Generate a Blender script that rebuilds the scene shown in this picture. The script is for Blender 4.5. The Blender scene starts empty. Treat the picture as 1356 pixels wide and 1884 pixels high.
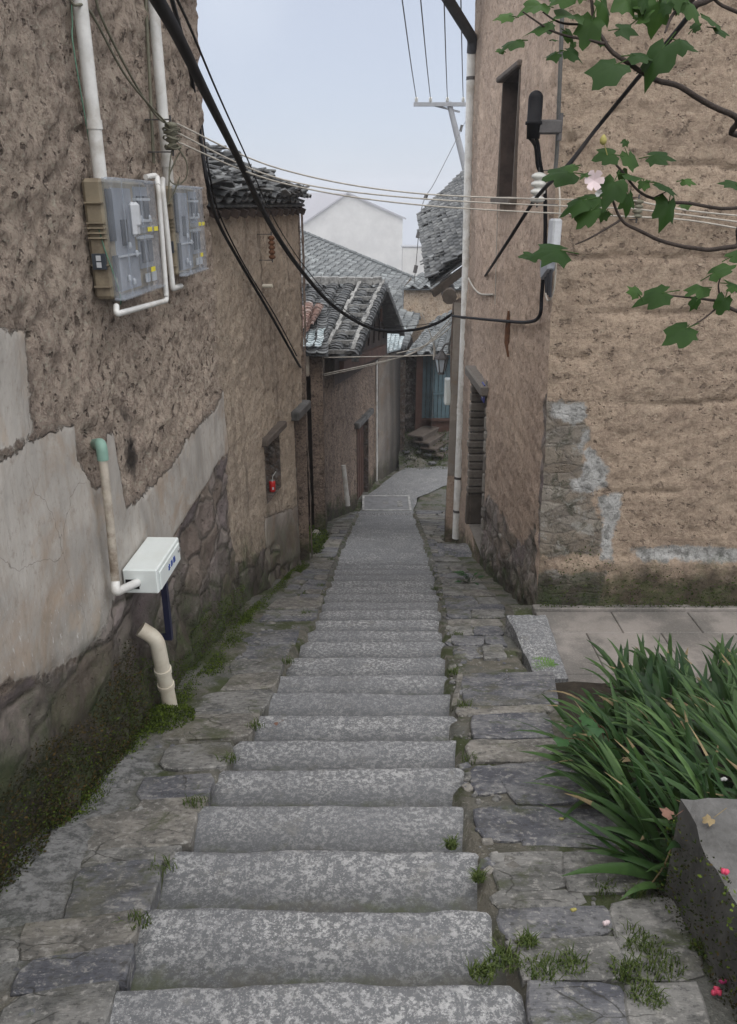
import bpy, math, random
import numpy as np
from mathutils import Vector, Matrix, noise
RNG = random.Random(7)
SC = bpy.context.scene
COL = SC.collection
# ------------------------------------------------------------------ camera model
FPX, CX, CY = 1450.0, 678.0, 942.0
PITCH = math.radians(21.35)
CT, ST = math.cos(PITCH), math.sin(PITCH)
CAM = Vector((0.0, 0.0, 1.6))
def ray(px, py):
    u = (px - CX) / FPX; v = (CY - py) / FPX
    return Vector((u, CT + v * ST, -ST + v * CT))
def at(px, py, y):                      # real point seen at a pixel of the photo, y metres down the alley
    d = ray(px, py); return CAM + d * (y / d.y)
def on_wall(px, py, p0, p1):            # point of a vertical wall through p0-p1
    d = ray(px, py)
    n = (p1[1] - p0[1], -(p1[0] - p0[0]))
    t = (n[0] * (p0[0] - CAM.x) + n[1] * (p0[1] - CAM.y)) / (n[0] * d.x + n[1] * d.y)
    return CAM + d * t
def gz(y):                              # height of the lane along its length
    if y < 15.2: return -0.284 * y
    return -0.284 * 15.2 - 0.03 * (y - 15.2)
def lerp_tab(tab, y):
    if y <= tab[0][0]: return tab[0][1]
    for (a, b), (c, d) in zip(tab, tab[1:]):
        if y <= c: return b + (d - b) * (y - a) / (c - a)
    return tab[-1][1]
SL = [(0.5, -.80), (1.588, -.78), (1.93, -.753), (2.63, -.745), (3.33, -.70), (4.05, -.66), (4.8, -.566), (5.9, -.46), (7.24, -.43), (10.4, -.376), (15.2, -.2), (18, .3)]
SR = [(0.5, .44), (1.588, .433), (2.63, .417), (3.33, .464), (4.8, .563), (5.9, .63), (7.24, .72), (10.4, .83), (15.2, .92), (18, 1.5)]
WB = [(0.0, -1.36), (2.12, -1.30), (3.6, -1.19), (4.4, -1.10), (6.0, -1.07), (8.56, -.83), (11.3, -.70), (13.2, -.74), (17.4, .2), (19, 1.0)]

# ------------------------------------------------------------------ scene helpers
def tag(o, label=None, cat=None, group=None, kind=None):
    if label: o['label'] = label
    if cat: o['category'] = cat
    if group: o['group'] = group
    if kind: o['kind'] = kind
    return o
def empty(name, loc, label=None, cat=None, group=None, kind=None):
    o = bpy.data.objects.new(name, None); COL.objects.link(o)
    o.location = loc; o.empty_display_size = .1
    return tag(o, label, cat, group, kind)
def wloc(o):
    v = Vector((0, 0, 0))
    while o is not None:
        v = v + o.location; o = o.parent
    return v

class MB:
    def __init__(s): s.v = []; s.f = []; s.t = []; s.m = []; s.sm = []
    def add(s, vs, fs, tint=0.0, mi=0, smooth=False):
        b = len(s.v); s.v.extend([tuple(x) for x in vs])
        for f in fs:
            s.f.append([i + b for i in f]); s.t.append(tint); s.m.append(mi); s.sm.append(smooth)
    def box(s, c, size, M=None, tint=0.0, mi=0, bev=0.0):
        x, y, z = [q / 2 for q in size]
        if bev <= 0:
            vs = [Vector((i * x, j * y, k * z)) for k in (-1, 1) for j in (-1, 1) for i in (-1, 1)]
            fs = [(0, 2, 3, 1), (4, 5, 7, 6), (0, 1, 5, 4), (2, 6, 7, 3), (0, 4, 6, 2), (1, 3, 7, 5)]
        else:
            b = min(bev, x * .9, y * .9, z * .9); vs = []; fs = []
            idx = {}
            for k in (-1, 1):
                for j in (-1, 1):
                    for i in (-1, 1):
                        for a, q in enumerate(((i * x, j * (y - b), k * (z - b)), (i * (x - b), j * y, k * (z - b)), (i * (x - b), j * (y - b), k * z))):
                            idx[(i, j, k, a)] = len(vs); vs.append(Vector(q))
            for sg in (-1, 1):
                fs.append([idx[(sg, a, c, 0)] for a, c in ((-1, -1), (1, -1), (1, 1), (-1, 1))])
                fs.append([idx[(a, sg, c, 1)] for a, c in ((-1, -1), (1, -1), (1, 1), (-1, 1))])
                fs.append([idx[(a, c, sg, 2)] for a, c in ((-1, -1), (1, -1), (1, 1), (-1, 1))])
            for p in (-1, 1):
                for q in (-1, 1):
                    fs.append([idx[(p, q, -1, 0)], idx[(p, q, 1, 0)], idx[(p, q, 1, 1)], idx[(p, q, -1, 1)]])
                    fs.append([idx[(p, -1, q, 0)], idx[(p, 1, q, 0)], idx[(p, 1, q, 2)], idx[(p, -1, q, 2)]])
                    fs.append([idx[(-1, p, q, 1)], idx[(1, p, q, 1)], idx[(1, p, q, 2)], idx[(-1, p, q, 2)]])
            for k in (-1, 1):
                for j in (-1, 1):
                    for i in (-1, 1): fs.append([idx[(i, j, k, 0)], idx[(i, j, k, 1)], idx[(i, j, k, 2)]])
        c = Vector(c)
        s.add([(M @ q if M else q) + c for q in vs], fs, tint, mi)
    def tube(s, pts, r, n=8, tint=0.0, mi=0, caps=True, smooth=True):
        pts = [Vector(p) for p in pts]
        rs = r if isinstance(r, (list, tuple)) else [r] * len(pts)
        vs = []; fs = []; prev = None
        for i, p in enumerate(pts):
            t = (pts[min(i + 1, len(pts) - 1)] - pts[max(i - 1, 0)])
            if t.length < 1e-9: t = Vector((0, 0, 1))
            t.normalize()
            if prev is None:
                up = Vector((0, 0, 1)) if abs(t.z) < .9 else Vector((1, 0, 0))
                a = t.cross(up).normalized()
            else:
                a = (prev - t * prev.dot(t)).normalized()
            prev = a; b = t.cross(a)
            for k in range(n):
                an = 2 * math.pi * k / n
                vs.append(p + (a * math.cos(an) + b * math.sin(an)) * rs[i])
        for i in range(len(pts) - 1):
            for k in range(n):
                fs.append((i * n + k, i * n + (k + 1) % n, (i + 1) * n + (k + 1) % n, (i + 1) * n + k))
        s.add(vs, fs, tint, mi, smooth)
        if caps:
            s.add(vs[:n], [list(range(n))], tint, mi); s.add(vs[-n:], [list(range(n))], tint, mi)
    def lathe(s, c, prof, n=16, M=None, tint=0.0, mi=0, smooth=True):
        vs = []; fs = []; c = Vector(c)
        for (r, z) in prof:
            for k in range(n):
                an = 2 * math.pi * k / n
                q = Vector((r * math.cos(an), r * math.sin(an), z)); vs.append((M @ q if M else q) + c)
        for i in range(len(prof) - 1):
            for k in range(n): fs.append((i * n + k, i * n + (k + 1) % n, (i + 1) * n + (k + 1) % n, (i + 1) * n + k))
        s.add(vs, fs, tint, mi, smooth)
    def build(s, name, mats, parent=None, label=None, cat=None, group=None, kind=None, origin=None, attrs=None):
        off = wloc(parent) if parent is not None else Vector(origin or (0, 0, 0))
        me = bpy.data.meshes.new(name)
        me.from_pydata([(a[0] - off.x, a[1] - off.y, a[2] - off.z) for a in s.v], [], s.f)
        if not isinstance(mats, (list, tuple)): mats = [mats]
        for m in mats: me.materials.append(m)
        me.polygons.foreach_set('material_index', s.m)
        me.polygons.foreach_set('use_smooth', s.sm)
        at_ = me.attributes.new('tint', 'FLOAT', 'FACE'); at_.data.foreach_set('value', s.t)
        if not attrs: attrs = {'hgt': [3.0] * len(s.v)}
        for k, arr in attrs.items():
            q = me.attributes.new(k, 'FLOAT', 'POINT'); q.data.foreach_set('value', np.asarray(arr, dtype=np.float32))
        me.update()
        o = bpy.data.objects.new(name, me); COL.objects.link(o)
        if parent is not None: o.parent = parent
        else: o.location = off
        return tag(o, label, cat, group, kind)
def spline(pts, n=8):                     # Catmull-Rom through points
    P = [Vector(p) for p in pts]; out = []
    for i in range(len(P) - 1):
        p0 = P[max(i - 1, 0)]; p1 = P[i]; p2 = P[i + 1]; p3 = P[min(i + 2, len(P) - 1)]
        for k in range(n):
            t = k / n
            out.append(.5 * ((2 * p1) + (p2 - p0) * t + (2 * p0 - 5 * p1 + 4 * p2 - p3) * t * t + (3 * p1 - p0 - 3 * p2 + p3) * t ** 3))
    out.append(P[-1]); return out
def rotz(a): return Matrix.Rotation(a, 3, 'Z')

# ------------------------------------------------------------------ node helpers
class N:
    def __init__(s, name):
        s.m = bpy.data.materials.new(name); s.m.use_nodes = True; s.nt = s.m.node_tree; s.nt.nodes.clear()
        s.out = s.nt.nodes.new('ShaderNodeOutputMaterial'); s.bs = s.nt.nodes.new('ShaderNodeBsdfPrincipled')
        s.nt.links.new(s.bs.outputs[0], s.out.inputs['Surface'])
        s.bs.inputs['Specular IOR Level'].default_value = .25
        s._p = None
    def set(s, sock, v):
        if isinstance(v, bpy.types.NodeSocket): s.nt.links.new(v, sock)
        elif v is not None:
            try: sock.default_value = v
            except Exception: sock.default_value = (*v, 1.0)
    def pos(s):
        if s._p is None: s._p = s.nt.nodes.new('ShaderNodeNewGeometry').outputs['Position']
        return s._p
    def scaled(s, sc, vec=None):
        n = s.nt.nodes.new('ShaderNodeVectorMath'); n.operation = 'MULTIPLY'
        s.set(n.inputs[0], vec or s.pos()); n.inputs[1].default_value = sc; return n.outputs[0]
    def noise(s, scale, detail=4, rough=.55, vec=None, dist=0.0):
        n = s.nt.nodes.new('ShaderNodeTexNoise'); s.set(n.inputs['Vector'], vec or s.pos())
        n.inputs['Scale'].default_value = scale; n.inputs['Detail'].default_value = detail
        n.inputs['Roughness'].default_value = rough; n.inputs['Distortion'].default_value = dist
        return n.outputs['Fac']
    def voro(s, scale, feature='F1', vec=None, out='Distance', rnd=1.0):
        n = s.nt.nodes.new('ShaderNodeTexVoronoi'); n.feature = feature; s.set(n.inputs['Vector'], vec or s.pos())
        n.inputs['Scale'].default_value = scale; n.inputs['Randomness'].default_value = rnd; return n.outputs[out]
    def dvec(s, sc, amt, nsc=3.0):
        n = s.nt.nodes.new('ShaderNodeTexNoise'); s.set(n.inputs['Vector'], s.pos()); n.inputs['Scale'].default_value = nsc; n.inputs['Detail'].default_value = 5
        a = s.nt.nodes.new('ShaderNodeVectorMath'); a.operation = 'MULTIPLY_ADD'; s.set(a.inputs[0], n.outputs['Color']); a.inputs[1].default_value = (amt, amt, amt); s.set(a.inputs[2], s.scaled(sc)); return a.outputs[0]
    def attr(s, name):
        n = s.nt.nodes.new('ShaderNodeAttribute'); n.attribute_name = name; return n.outputs['Fac']
    def math(s, op, a, b=0.0, c=None, clamp=False):
        n = s.nt.nodes.new('ShaderNodeMath'); n.operation = op; n.use_clamp = clamp
        s.set(n.inputs[0], a); s.set(n.inputs[1], b)
        if c is not None: s.set(n.inputs[2], c)
        return n.outputs[0]
    def sm(s, x, lo, hi, a=0.0, b=1.0):
        n = s.nt.nodes.new('ShaderNodeMapRange'); n.interpolation_type = 'SMOOTHSTEP'
        s.set(n.inputs['Value'], x); n.inputs['From Min'].default_value = lo; n.inputs['From Max'].default_value = hi
        n.inputs['To Min'].default_value = a; n.inputs['To Max'].default_value = b
        return n.outputs['Result']
    def mix(s, f, a, b, mode='MIX'):
        n = s.nt.nodes.new('ShaderNodeMix'); n.data_type = 'RGBA'; n.blend_type = mode; n.clamp_factor = True
        s.set(n.inputs['Factor'], f)
        for i, q in ((6, a), (7, b)):
            if isinstance(q, (tuple, list)): n.inputs[i].default_value = (q[0], q[1], q[2], 1)
            else: s.set(n.inputs[i], q)
        return n.outputs[2]
    def bump(s, h, strength=.5, dist=.02, nrm=None):
        n = s.nt.nodes.new('ShaderNodeBump'); s.set(n.inputs['Height'], h)
        s.set(n.inputs['Strength'], strength); n.inputs['Distance'].default_value = dist
        if nrm is not None: s.set(n.inputs['Normal'], nrm)
        return n.outputs[0]
    def fin(s, col, rough=.85, nrm=None, **kw):
        if isinstance(col, (tuple, list)): s.bs.inputs['Base Color'].default_value = (col[0], col[1], col[2], 1)
        else: s.set(s.bs.inputs['Base Color'], col)
        s.set(s.bs.inputs['Roughness'], rough)
        if nrm is not None: s.set(s.bs.inputs['Normal'], nrm)
        for k, v in kw.items(): s.set(s.bs.inputs[k.replace('_', ' ')], v)
        return s.m

def earth_mat(name, c1, c2, dark, light, pitk=1.0, grain=1.0, sscale=(2.6, 4.2), jk=1.0, strata=0.0, sa=(.21, .17, .175), sb=(.36, .31, .28), plaster=(.36, .325, .29), streak=0.0, soot=(.03, .026, .024), mosstop=.55, bumpk=1.0, greyer=0.0):
    k = N(name)
    n1 = k.noise(.9, 5, .6); n2 = k.noise(7, 8, .65); n3 = k.noise(38, 6, .7); n4 = k.noise(2.6, 6, .62, dist=.4)
    col = k.mix(k.sm(n1, .35, .65), c1, c2)
    col = k.mix(k.sm(n4, .48, .68, 0, .55), col, light)
    col = k.mix(k.sm(n2, .50, .66, 0, .7 * grain), col, dark)
    g1 = k.noise(30, 7, .8); g2 = k.noise(85, 4, .8)
    col = k.mix(k.sm(g1, .50, .60, 0, .75 * grain), col, tuple(q * .8 for q in dark))
    col = k.mix(k.sm(g1, .46, .36, 0, .7 * grain), col, tuple(min(.6, q * 1.15) for q in light))
    col = k.mix(k.sm(g2, .56, .66, 0, .6 * grain), col, tuple(q * .6 for q in dark))
    col = k.mix(k.sm(g2, .42, .34, 0, .6 * grain), col, tuple(min(.7, q * 1.35) for q in light))
    vs = k.voro(55); vsm = k.sm(vs, .10, .2, .8, 0)
    col = k.mix(k.math('MULTIPLY', vsm, k.sm(k.noise(21, 2), .52, .62)), col, (.50, .44, .37))
    pit = k.sm(k.voro(26), .06, .22, 1, 0); pit = k.math('MULTIPLY', pit, k.sm(k.noise(9, 3), .5, .6)); pit2 = k.sm(k.noise(17, 3, .6), .60, .68); pit = k.math('MAXIMUM', pit, k.math('MULTIPLY', pit2, pitk * .8))
    col = k.mix(k.math('MULTIPLY', pit, .8), col, tuple(q * .45 for q in dark))
    if streak > 0:
        st = k.noise(1.0, 5, .6, vec=k.scaled((7, 7, .45)))
        col = k.mix(k.sm(st, .5, .72, 0, streak), col, tuple(q * .55 for q in dark))
        st2 = k.noise(1.0, 4, .6, vec=k.scaled((4, 4, .3)))
        col = k.mix(k.sm(st2, .55, .75, 0, streak * .8), col, light)
    if strata > 0:
        sl_ = k.noise(1.0, 6, .7, vec=k.dvec((1.1, 1.1, 17), 1.0, 2.0)); col = k.mix(k.sm(sl_, .53, .64, 0, strata), col, tuple(q * .8 for q in dark)); col = k.mix(k.sm(sl_, .46, .36, 0, strata * .7), col, light)
    # plaster render over the earth
    edge = k.math('ADD', k.attr('plaster'), k.math('MULTIPLY', k.math('SUBTRACT', k.noise(16, 6, .65), .5), .09))
    mp = k.sm(edge, .005, .02)
    np_ = k.noise(2.2, 6, .6, dist=.6); np2 = k.noise(14, 5, .6, vec=k.scaled((1, 1, .35)))
    pc = k.mix(k.sm(np_, .35, .68), plaster, tuple(q * .66 for q in plaster))
    pc = k.mix(k.sm(np2, .45, .75, 0, .6), pc, (plaster[0] * .72, plaster[1] * .66, plaster[2] * .6))
    pc = k.mix(k.sm(k.noise(5, 3), .58, .72, 0, .5), pc, (plaster[0] * .95, plaster[1] * .8, plaster[2] * .66))
    pc = k.mix(k.sm(k.noise(1.4, 7, .7, dist=.8), .50, .66, 0, .75), pc, (plaster[0] * .74, plaster[1] * .62, plaster[2] * .52))
    pc = k.mix(k.sm(k.noise(24, 6, .75), .52, .68, 0, .45), pc, (plaster[0] * .5, plaster[1] * .45, plaster[2] * .4))
    ce = k.voro(1.15, 'DISTANCE_TO_EDGE', vec=k.dvec((1, 1, 1), .5, 2.2))
    pc = k.mix(k.math('MULTIPLY', k.sm(ce, .0008, .003, .45, 0), k.sm(k.noise(1.3, 2), .45, .55)), pc, (.08, .065, .055))
    col = k.mix(k.math('MULTIPLY', k.sm(edge, -.05, .012), k.math('SUBTRACT', .55, k.math('MULTIPLY', mp, .55))), col, tuple(q * .55 for q in dark))
    col = k.mix(mp, col, pc)
    # thin white lime specks low on the wall
    h = k.attr('hgt')
    lime = k.math('MULTIPLY', k.sm(k.noise(45, 4, .7, vec=k.scaled((1, 1, .4))), .6, .7), k.attr('lime'))
    col = k.mix(lime, col, (.55, .53, .52))
    # rubble stone
    ms = k.sm(k.math('ADD', k.attr('stone'), k.math('MULTIPLY', k.math('SUBTRACT', k.noise(7, 6, .7), .5), .22)), -.01, .03)
    sv_ = k.dvec((sscale[0], sscale[0], sscale[1]), .55); e_ = k.voro(1.0, 'DISTANCE_TO_EDGE', vec=sv_); rgb = k.nt.nodes.new('ShaderNodeSeparateColor'); k.set(rgb.inputs[0], k.voro(1.0, 'F1', vec=sv_, out='Color'))
    cell = rgb.outputs[0]; jn = k.math('MULTIPLY', k.sm(e_, .008, .05, .85, 0), k.sm(k.noise(4.5, 5, .7), .40, .60, .05, 1))
    sc = k.mix(cell, sa, sb)
    sc = k.mix(k.sm(k.noise(6, 6, .65), .42, .66, 0, .6), sc, (.15, .135, .125))
    sc = k.mix(k.sm(k.noise(30, 4, .65), .52, .7, 0, .5), sc, (.3, .28, .25))
    sc = k.mix(k.sm(rgb.outputs[1], .55, .8, 0, .5), sc, (.24, .19, .14))
    sc = k.mix(k.math('MULTIPLY', k.sm(e_, .10, .03), .5), sc, (.20, .175, .15))
    sc = k.mix(k.math('MULTIPLY', jn, jk), sc, (.075, .065, .056))
    sc = k.mix(k.sm(k.noise(5.5, 7, .75, dist=.5), .50, .62, 0, .8), sc, (.085, .085, .062)) if jk < 1 else sc
    sc = k.mix(k.sm(k.noise(8, 7, .75, dist=.5), .53, .63, 0, .75), sc, (.38, .37, .34)) if jk < 1 else sc
    col = k.mix(ms, col, sc)
    # cement smears
    mc = k.sm(k.math('ADD', k.attr('cement'), k.math('MULTIPLY', k.math('SUBTRACT', k.noise(14, 7, .75), .5), .16)), .0, .03)
    cc = k.mix(k.sm(k.noise(14, 6, .75), .42, .62), (.56, .56, .55), (.26, .26, .25))
    col = k.mix(mc, col, cc)
    # soot stain
    so = k.sm(k.math('ADD', k.attr('soot'), k.math('MULTIPLY', k.math('SUBTRACT', k.noise(9, 6, .7, vec=k.scaled((1, 1, .5))), .5), .22)), -.02, .06, 0, .92)
    col = k.mix(so, col, soot)
    # algae and moss rising from the ground
    mh = k.math('ADD', h, k.math('MULTIPLY', k.math('SUBTRACT', k.noise(3.2, 7, .7), .5), -1.1))
    damp = k.sm(mh, mosstop * .4, mosstop * 2.0, .82, 0)
    mossc = k.mix(k.sm(k.noise(5, 5, .6), .42, .6), (.042, .037, .023), (.04, .066, .016))
    mossc = k.mix(k.sm(k.noise(26, 4, .7), .52, .66, 0, .8), mossc, (.018, .017, .013))
    mossc = k.mix(k.sm(k.noise(11, 4, .6), .60, .7, 0, .6), mossc, (.15, .14, .12))
    col = k.mix(k.math('MULTIPLY', damp, k.math('SUBTRACT', 1.0, k.math('MULTIPLY', mp, .25))), col, mossc)
    col = k.mix(k.attr('wet'), col, (.03, .028, .027))  # per-wall mask mixes the colour towards near-black
    # bump
    hst = k.math('MULTIPLY', ms, k.math('ADD', k.sm(e_, .0, .12, -.55 * jk, 0), k.math('MULTIPLY', cell, .5 * jk)))
    hh = k.math('ADD', k.math('MULTIPLY', n2, .9), k.math('MULTIPLY', g1, .75))
    hh = k.math('SUBTRACT', hh, k.math('MULTIPLY', pit, .55))
    hh = k.math('ADD', hh, k.math('MULTIPLY', vsm, .12))
    hh2 = k.math('ADD', k.math('MULTIPLY', np2, .25), k.math('MULTIPLY', np_, .15))
    hgt = k.math('ADD', k.mixf(mp, hh, hh2), hst)
    b = k.bump(hgt, 1.0 * bumpk, .045)
    return k.fin(col, .92, b)
def _mixf(s, f, a, b):
    return s.math('ADD', s.math('MULTIPLY', a, s.math('SUBTRACT', 1.0, f)), s.math('MULTIPLY', b, f))
N.mixf = _mixf

M = {}
M['earth_left'] = earth_mat('earth_grey', (.54, .44, .36), (.45, .365, .305), (.20, .155, .128), (.60, .50, .41), plaster=(.43, .405, .372), grain=.9, mosstop=.45, pitk=1.25)
M['earth_pale'] = earth_mat('earth_pale', (.60, .495, .39), (.47, .385, .31), (.24, .19, .155), (.66, .55, .43), pitk=.5, grain=.65, streak=.6, mosstop=.45)
M['earth_warm'] = earth_mat('earth_warm', (.51, .395, .30), (.44, .34, .26), (.235, .175, .135), (.57, .455, .35), grain=.7, pitk=.8, sscale=(4.0, 9.5), jk=.3, strata=.26, sa=(.25, .22, .185), sb=(.38, .345, .295), mosstop=.27)
M['earth_side'] = earth_mat('earth_side', (.56, .43, .34), (.48, .365, .295), (.26, .195, .155), (.62, .49, .395), grain=.55, sscale=(3.4, 5.5), pitk=.6, jk=.7, strata=.2, mosstop=.20, bumpk=.7)
M['earth_far'] = earth_mat('earth_far', (.35, .265, .21), (.26, .20, .165), (.11, .085, .07), (.42, .33, .255), streak=.35, mosstop=.25)
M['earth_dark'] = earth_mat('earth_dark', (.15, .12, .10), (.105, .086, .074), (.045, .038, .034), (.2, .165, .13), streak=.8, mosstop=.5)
M['earth_orange'] = earth_mat('earth_orange', (.46, .38, .30), (.40, .33, .26), (.27, .19, .13), (.52, .40, .28), mosstop=.1)

def granite():
    k = N('granite')
    f = k.noise(43, 6, .8); c = k.noise(3.2, 4, .6); g = k.noise(130, 3, .7); t = k.attr('tint')
    col = k.mix(k.sm(f, .47, .585), (.13, .134, .14), (.43, .432, .43))
    col = k.mix(k.sm(c, .36, .66, 0, .55), col, (.135, .14, .15))
    col = k.mix(k.sm(g, .56, .7, 0, .75), col, (.56, .565, .57))
    col = k.mix(k.sm(g, .42, .30, 0, .8), col, (.09, .095, .10))
    col = k.mix(k.sm(k.noise(7, 5, .65), .58, .74, 0, .55), col, (.18, .175, .155))
    col = k.mix(k.math('MULTIPLY', t, .45), col, (.17, .175, .185))
    # dirt, algae and painted corner shade where slabs meet
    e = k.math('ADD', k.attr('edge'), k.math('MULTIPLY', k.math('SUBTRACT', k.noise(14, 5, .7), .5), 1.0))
    col = k.mix(k.sm(k.attr('edge'), .05, .95, 0, .68), col, (.06, .064, .068))  # broad tread gradient: damp grime plus contact shade put into the colour
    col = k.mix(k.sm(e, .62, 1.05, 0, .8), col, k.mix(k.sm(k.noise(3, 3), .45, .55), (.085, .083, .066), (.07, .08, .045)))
    h = k.math('ADD', k.math('MULTIPLY', f, .5), k.math('ADD', k.math('MULTIPLY', g, .35), k.math('MULTIPLY', k.noise(14, 4), .6)))
    return k.fin(col, k.mixf(k.sm(f, .4, .6), .62, .8), k.bump(h, .55, .012))
M['granite'] = granite()

def flag():
    k = N('flagstone')
    t = k.attr('tint')
    n = k.noise(5, 6, .65); f = k.noise(34, 5, .7)
    slate = k.mix(k.sm(n, .38, .62), (.085, .088, .104), (.175, .177, .185))
    tan = k.mix(k.sm(n, .38, .62), (.235, .222, .20), (.125, .12, .11))
    gre = k.mix(k.sm(n, .38, .62), (.115, .115, .11), (.225, .222, .212))
    col = k.mix(k.sm(t, .36, .38), slate, k.mix(k.sm(t, .66, .68), gre, tan))
    col = k.mix(k.sm(f, .53, .64, 0, .6), col, (.36, .35, .33))
    col = k.mix(k.sm(f, .46, .36, 0, .7), col, (.06, .06, .06))
    col = k.mix(k.sm(k.noise(2.3, 6, .65), .52, .7, 0, .7), col, (.095, .092, .06))
    col = k.mix(k.sm(k.noise(70, 3, .7), .62, .72, 0, .5), col, (.42, .41, .40))
    ce = k.voro(3.2, 'DISTANCE_TO_EDGE', vec=k.dvec((1, 1.6, 1), .35, 3.0))
    col = k.mix(k.math('MULTIPLY', k.sm(ce, .002, .02, .8, 0), k.sm(k.noise(2.1, 3), .48, .56)), col, (.035, .034, .03))
    col = k.mix(k.sm(k.noise(4.3, 6, .72), .54, .66, 0, .7), col, (.065, .075, .035))
    vr = k.noise(9, 6, .7, vec=k.scaled((1, 3.2, 1)))
    return k.fin(col, .78, k.bump(k.math('ADD', k.math('MULTIPLY', vr, .9), k.math('MULTIPLY', f, .35)), .75, .025))
M['flag'] = flag()
def mortar():
    k = N('mortar')
    n = k.noise(6, 6, .65); f = k.noise(48, 5, .75)
    col = k.mix(k.sm(n, .35, .65), (.17, .158, .13), (.09, .088, .072))
    col = k.mix(k.sm(k.noise(1.7, 5), .42, .62, 0, .75), col, (.14, .145, .135))
    col = k.mix(k.sm(f, .55, .7, 0, .7), col, (.42, .40, .36))
    col = k.mix(k.sm(f, .45, .3, 0, .8), col, (.06, .057, .05))
    col = k.mix(k.sm(k.noise(3.1, 6, .7), .48, .60, 0, .85), col, (.05, .066, .02))
    sp = k.nt.nodes.new('ShaderNodeSeparateXYZ'); k.set(sp.inputs[0], k.pos())
    wob = k.math('MULTIPLY', k.math('SUBTRACT', k.noise(5, 6, .7), .5), .35)
    spill = k.math('MULTIPLY', k.sm(k.math('ADD', sp.outputs[0], wob), -.98, -1.06), k.math('MULTIPLY', k.sm(sp.outputs[1], 3.5, 3.0), k.sm(sp.outputs[1], 1.3, 2.2, .45, 1)))
    col = k.mix(spill, col, k.mix(k.sm(k.noise(20, 6, .75), .42, .6), (.25, .252, .25), (.105, .108, .108)))
    return k.fin(col, .92, k.bump(k.math('ADD', n, k.math('MULTIPLY', f, .7)), .9, .03))
M['mortar'] = mortar()
def simple(name, c, rough=.6, var=.25, scale=8, bump=.15, metallic=0.0, spec=.3, dirt=None, dirtamt=.5, fine=60):
    k = N(name)
    n = k.noise(scale, 6, .65); f = k.noise(fine, 4, .7)
    col = k.mix(k.sm(n, .3, .7), c, tuple(q * (1 - var) for q in c))
    col = k.mix(k.sm(f, .5, .75, 0, var), col, tuple(q * .6 for q in c))
    if dirt: col = k.mix(k.sm(k.noise(scale * .6, 6, .7), .45, .7, 0, dirtamt), col, dirt)
    m = k.fin(col, rough, k.bump(k.math('ADD', n, k.math('MULTIPLY', f, .5)), bump, .01), Metallic=metallic)
    k.bs.inputs['Specular IOR Level'].default_value = spec
    return m
M['concrete'] = simple('cement_coping', (.17, .168, .165), .85, .5, 4, .9, dirt=(.04, .04, .037), dirtamt=.9, fine=35)
M['cover_cement'] = simple('cover_cement', (.25, .255, .265), .85, .3, 7, .4)
M['paver'] = None
def paver():
    k = N('terrace_paver'); t = k.attr('tint')
    n = k.noise(1.6, 6, .65); f = k.noise(60, 4, .7)
    col = k.mix(t, (.22, .20, .185), (.29, .265, .245))
    col = k.mix(k.sm(n, .40, .60, 0, .8), col, (.115, .11, .103))
    col = k.mix(k.sm(k.noise(5, 6, .7), .5, .66, 0, .5), col, (.12, .115, .105))
    col = k.mix(k.sm(f, .5, .7, 0, .3), col, (.42, .40, .37))
    return k.fin(col, .7, k.bump(f, .25, .005))
M['paver'] = paver()
def tile_mat(name, a, b, c, lich=.5):
    k = N(name); t = k.attr('tint')
    col = k.mix(k.sm(t, 0, .6), a, b); col = k.mix(k.sm(t, .7, 1.0), col, c)
    col = k.mix(k.sm(k.noise(11, 5, .7), .5, .68, 0, lich), col, (.30, .31, .30))
    col = k.mix(k.sm(k.noise(4, 5, .7), .52, .7, 0, .6), col, (.035, .037, .038))
    return k.fin(col, .85, k.bump(k.noise(50, 4, .7), .4, .008))
M['tile'] = tile_mat('roof_tile', (.07, .075, .08), (.125, .13, .135), (.23, .24, .245), .4)
M['tile_far'] = tile_mat('far_roof_tile', (.10, .11, .115), (.15, .16, .165), (.25, .27, .275), .35)
M['tile_pale'] = tile_mat('pale_tile', (.30, .35, .37), (.40, .46, .48), (.52, .56, .57), .3)
M['tile_red'] = tile_mat('red_tile', (.22, .14, .12), (.30, .20, .17), (.42, .33, .30), .5)
M['lime'] = simple('lime_mortar', (.56, .56, .55), .9, .5, 9, .6, dirt=(.2, .2, .2))
M['lime_old'] = simple('weathered_mortar', (.36, .36, .35), .9, .6, 14, .7, dirt=(.10, .10, .10), dirtamt=.8)
M['wood_dark'] = simple('dark_wood', (.07, .05, .042), .8, .5, 6, .5)
M['wood_red'] = simple('red_brown_wood', (.11, .06, .046), .8, .4, 6, .4)
M['wood_step'] = simple('worn_wood', (.13, .108, .092), .8, .4, 7, .5)
M['wood_blue'] = simple('blue_boards', (.125, .20, .235), .7, .35, 3, .3, dirt=(.07, .09, .10))
M['pvc'] = simple('white_pvc', (.74, .74, .72), .42, .2, 7, .08, spec=.4, dirt=(.36, .32, .26), dirtamt=.6)
M['pvc_old'] = simple('aged_pvc', (.50, .45, .38), .6, .35, 12, .2, dirt=(.16, .12, .085), dirtamt=.9)
M['pvc_cream'] = simple('cream_pvc', (.66, .62, .52), .5, .15, 5, .1, dirt=(.36, .28, .2), dirtamt=.5)
M['pvc_green'] = simple('green_pvc', (.22, .36, .30), .45, .15, 8, .05)
M['grey_pipe'] = simple('grey_pipe', (.055, .058, .068), .6, .3, 8, .1)
M['rust'] = simple('rust', (.16, .075, .04), .9, .5, 20, .4)
M['black'] = simple('black_rubber', (.006, .006, .008), .6, .2, 8, .08, spec=.15)
M['wire_pale'] = simple('pale_wire', (.46, .43, .38), .6, .3, 30, .05)
M['wire_grey'] = simple('grey_wire', (.10, .10, .095), .6, .3, 30, .05)
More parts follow.
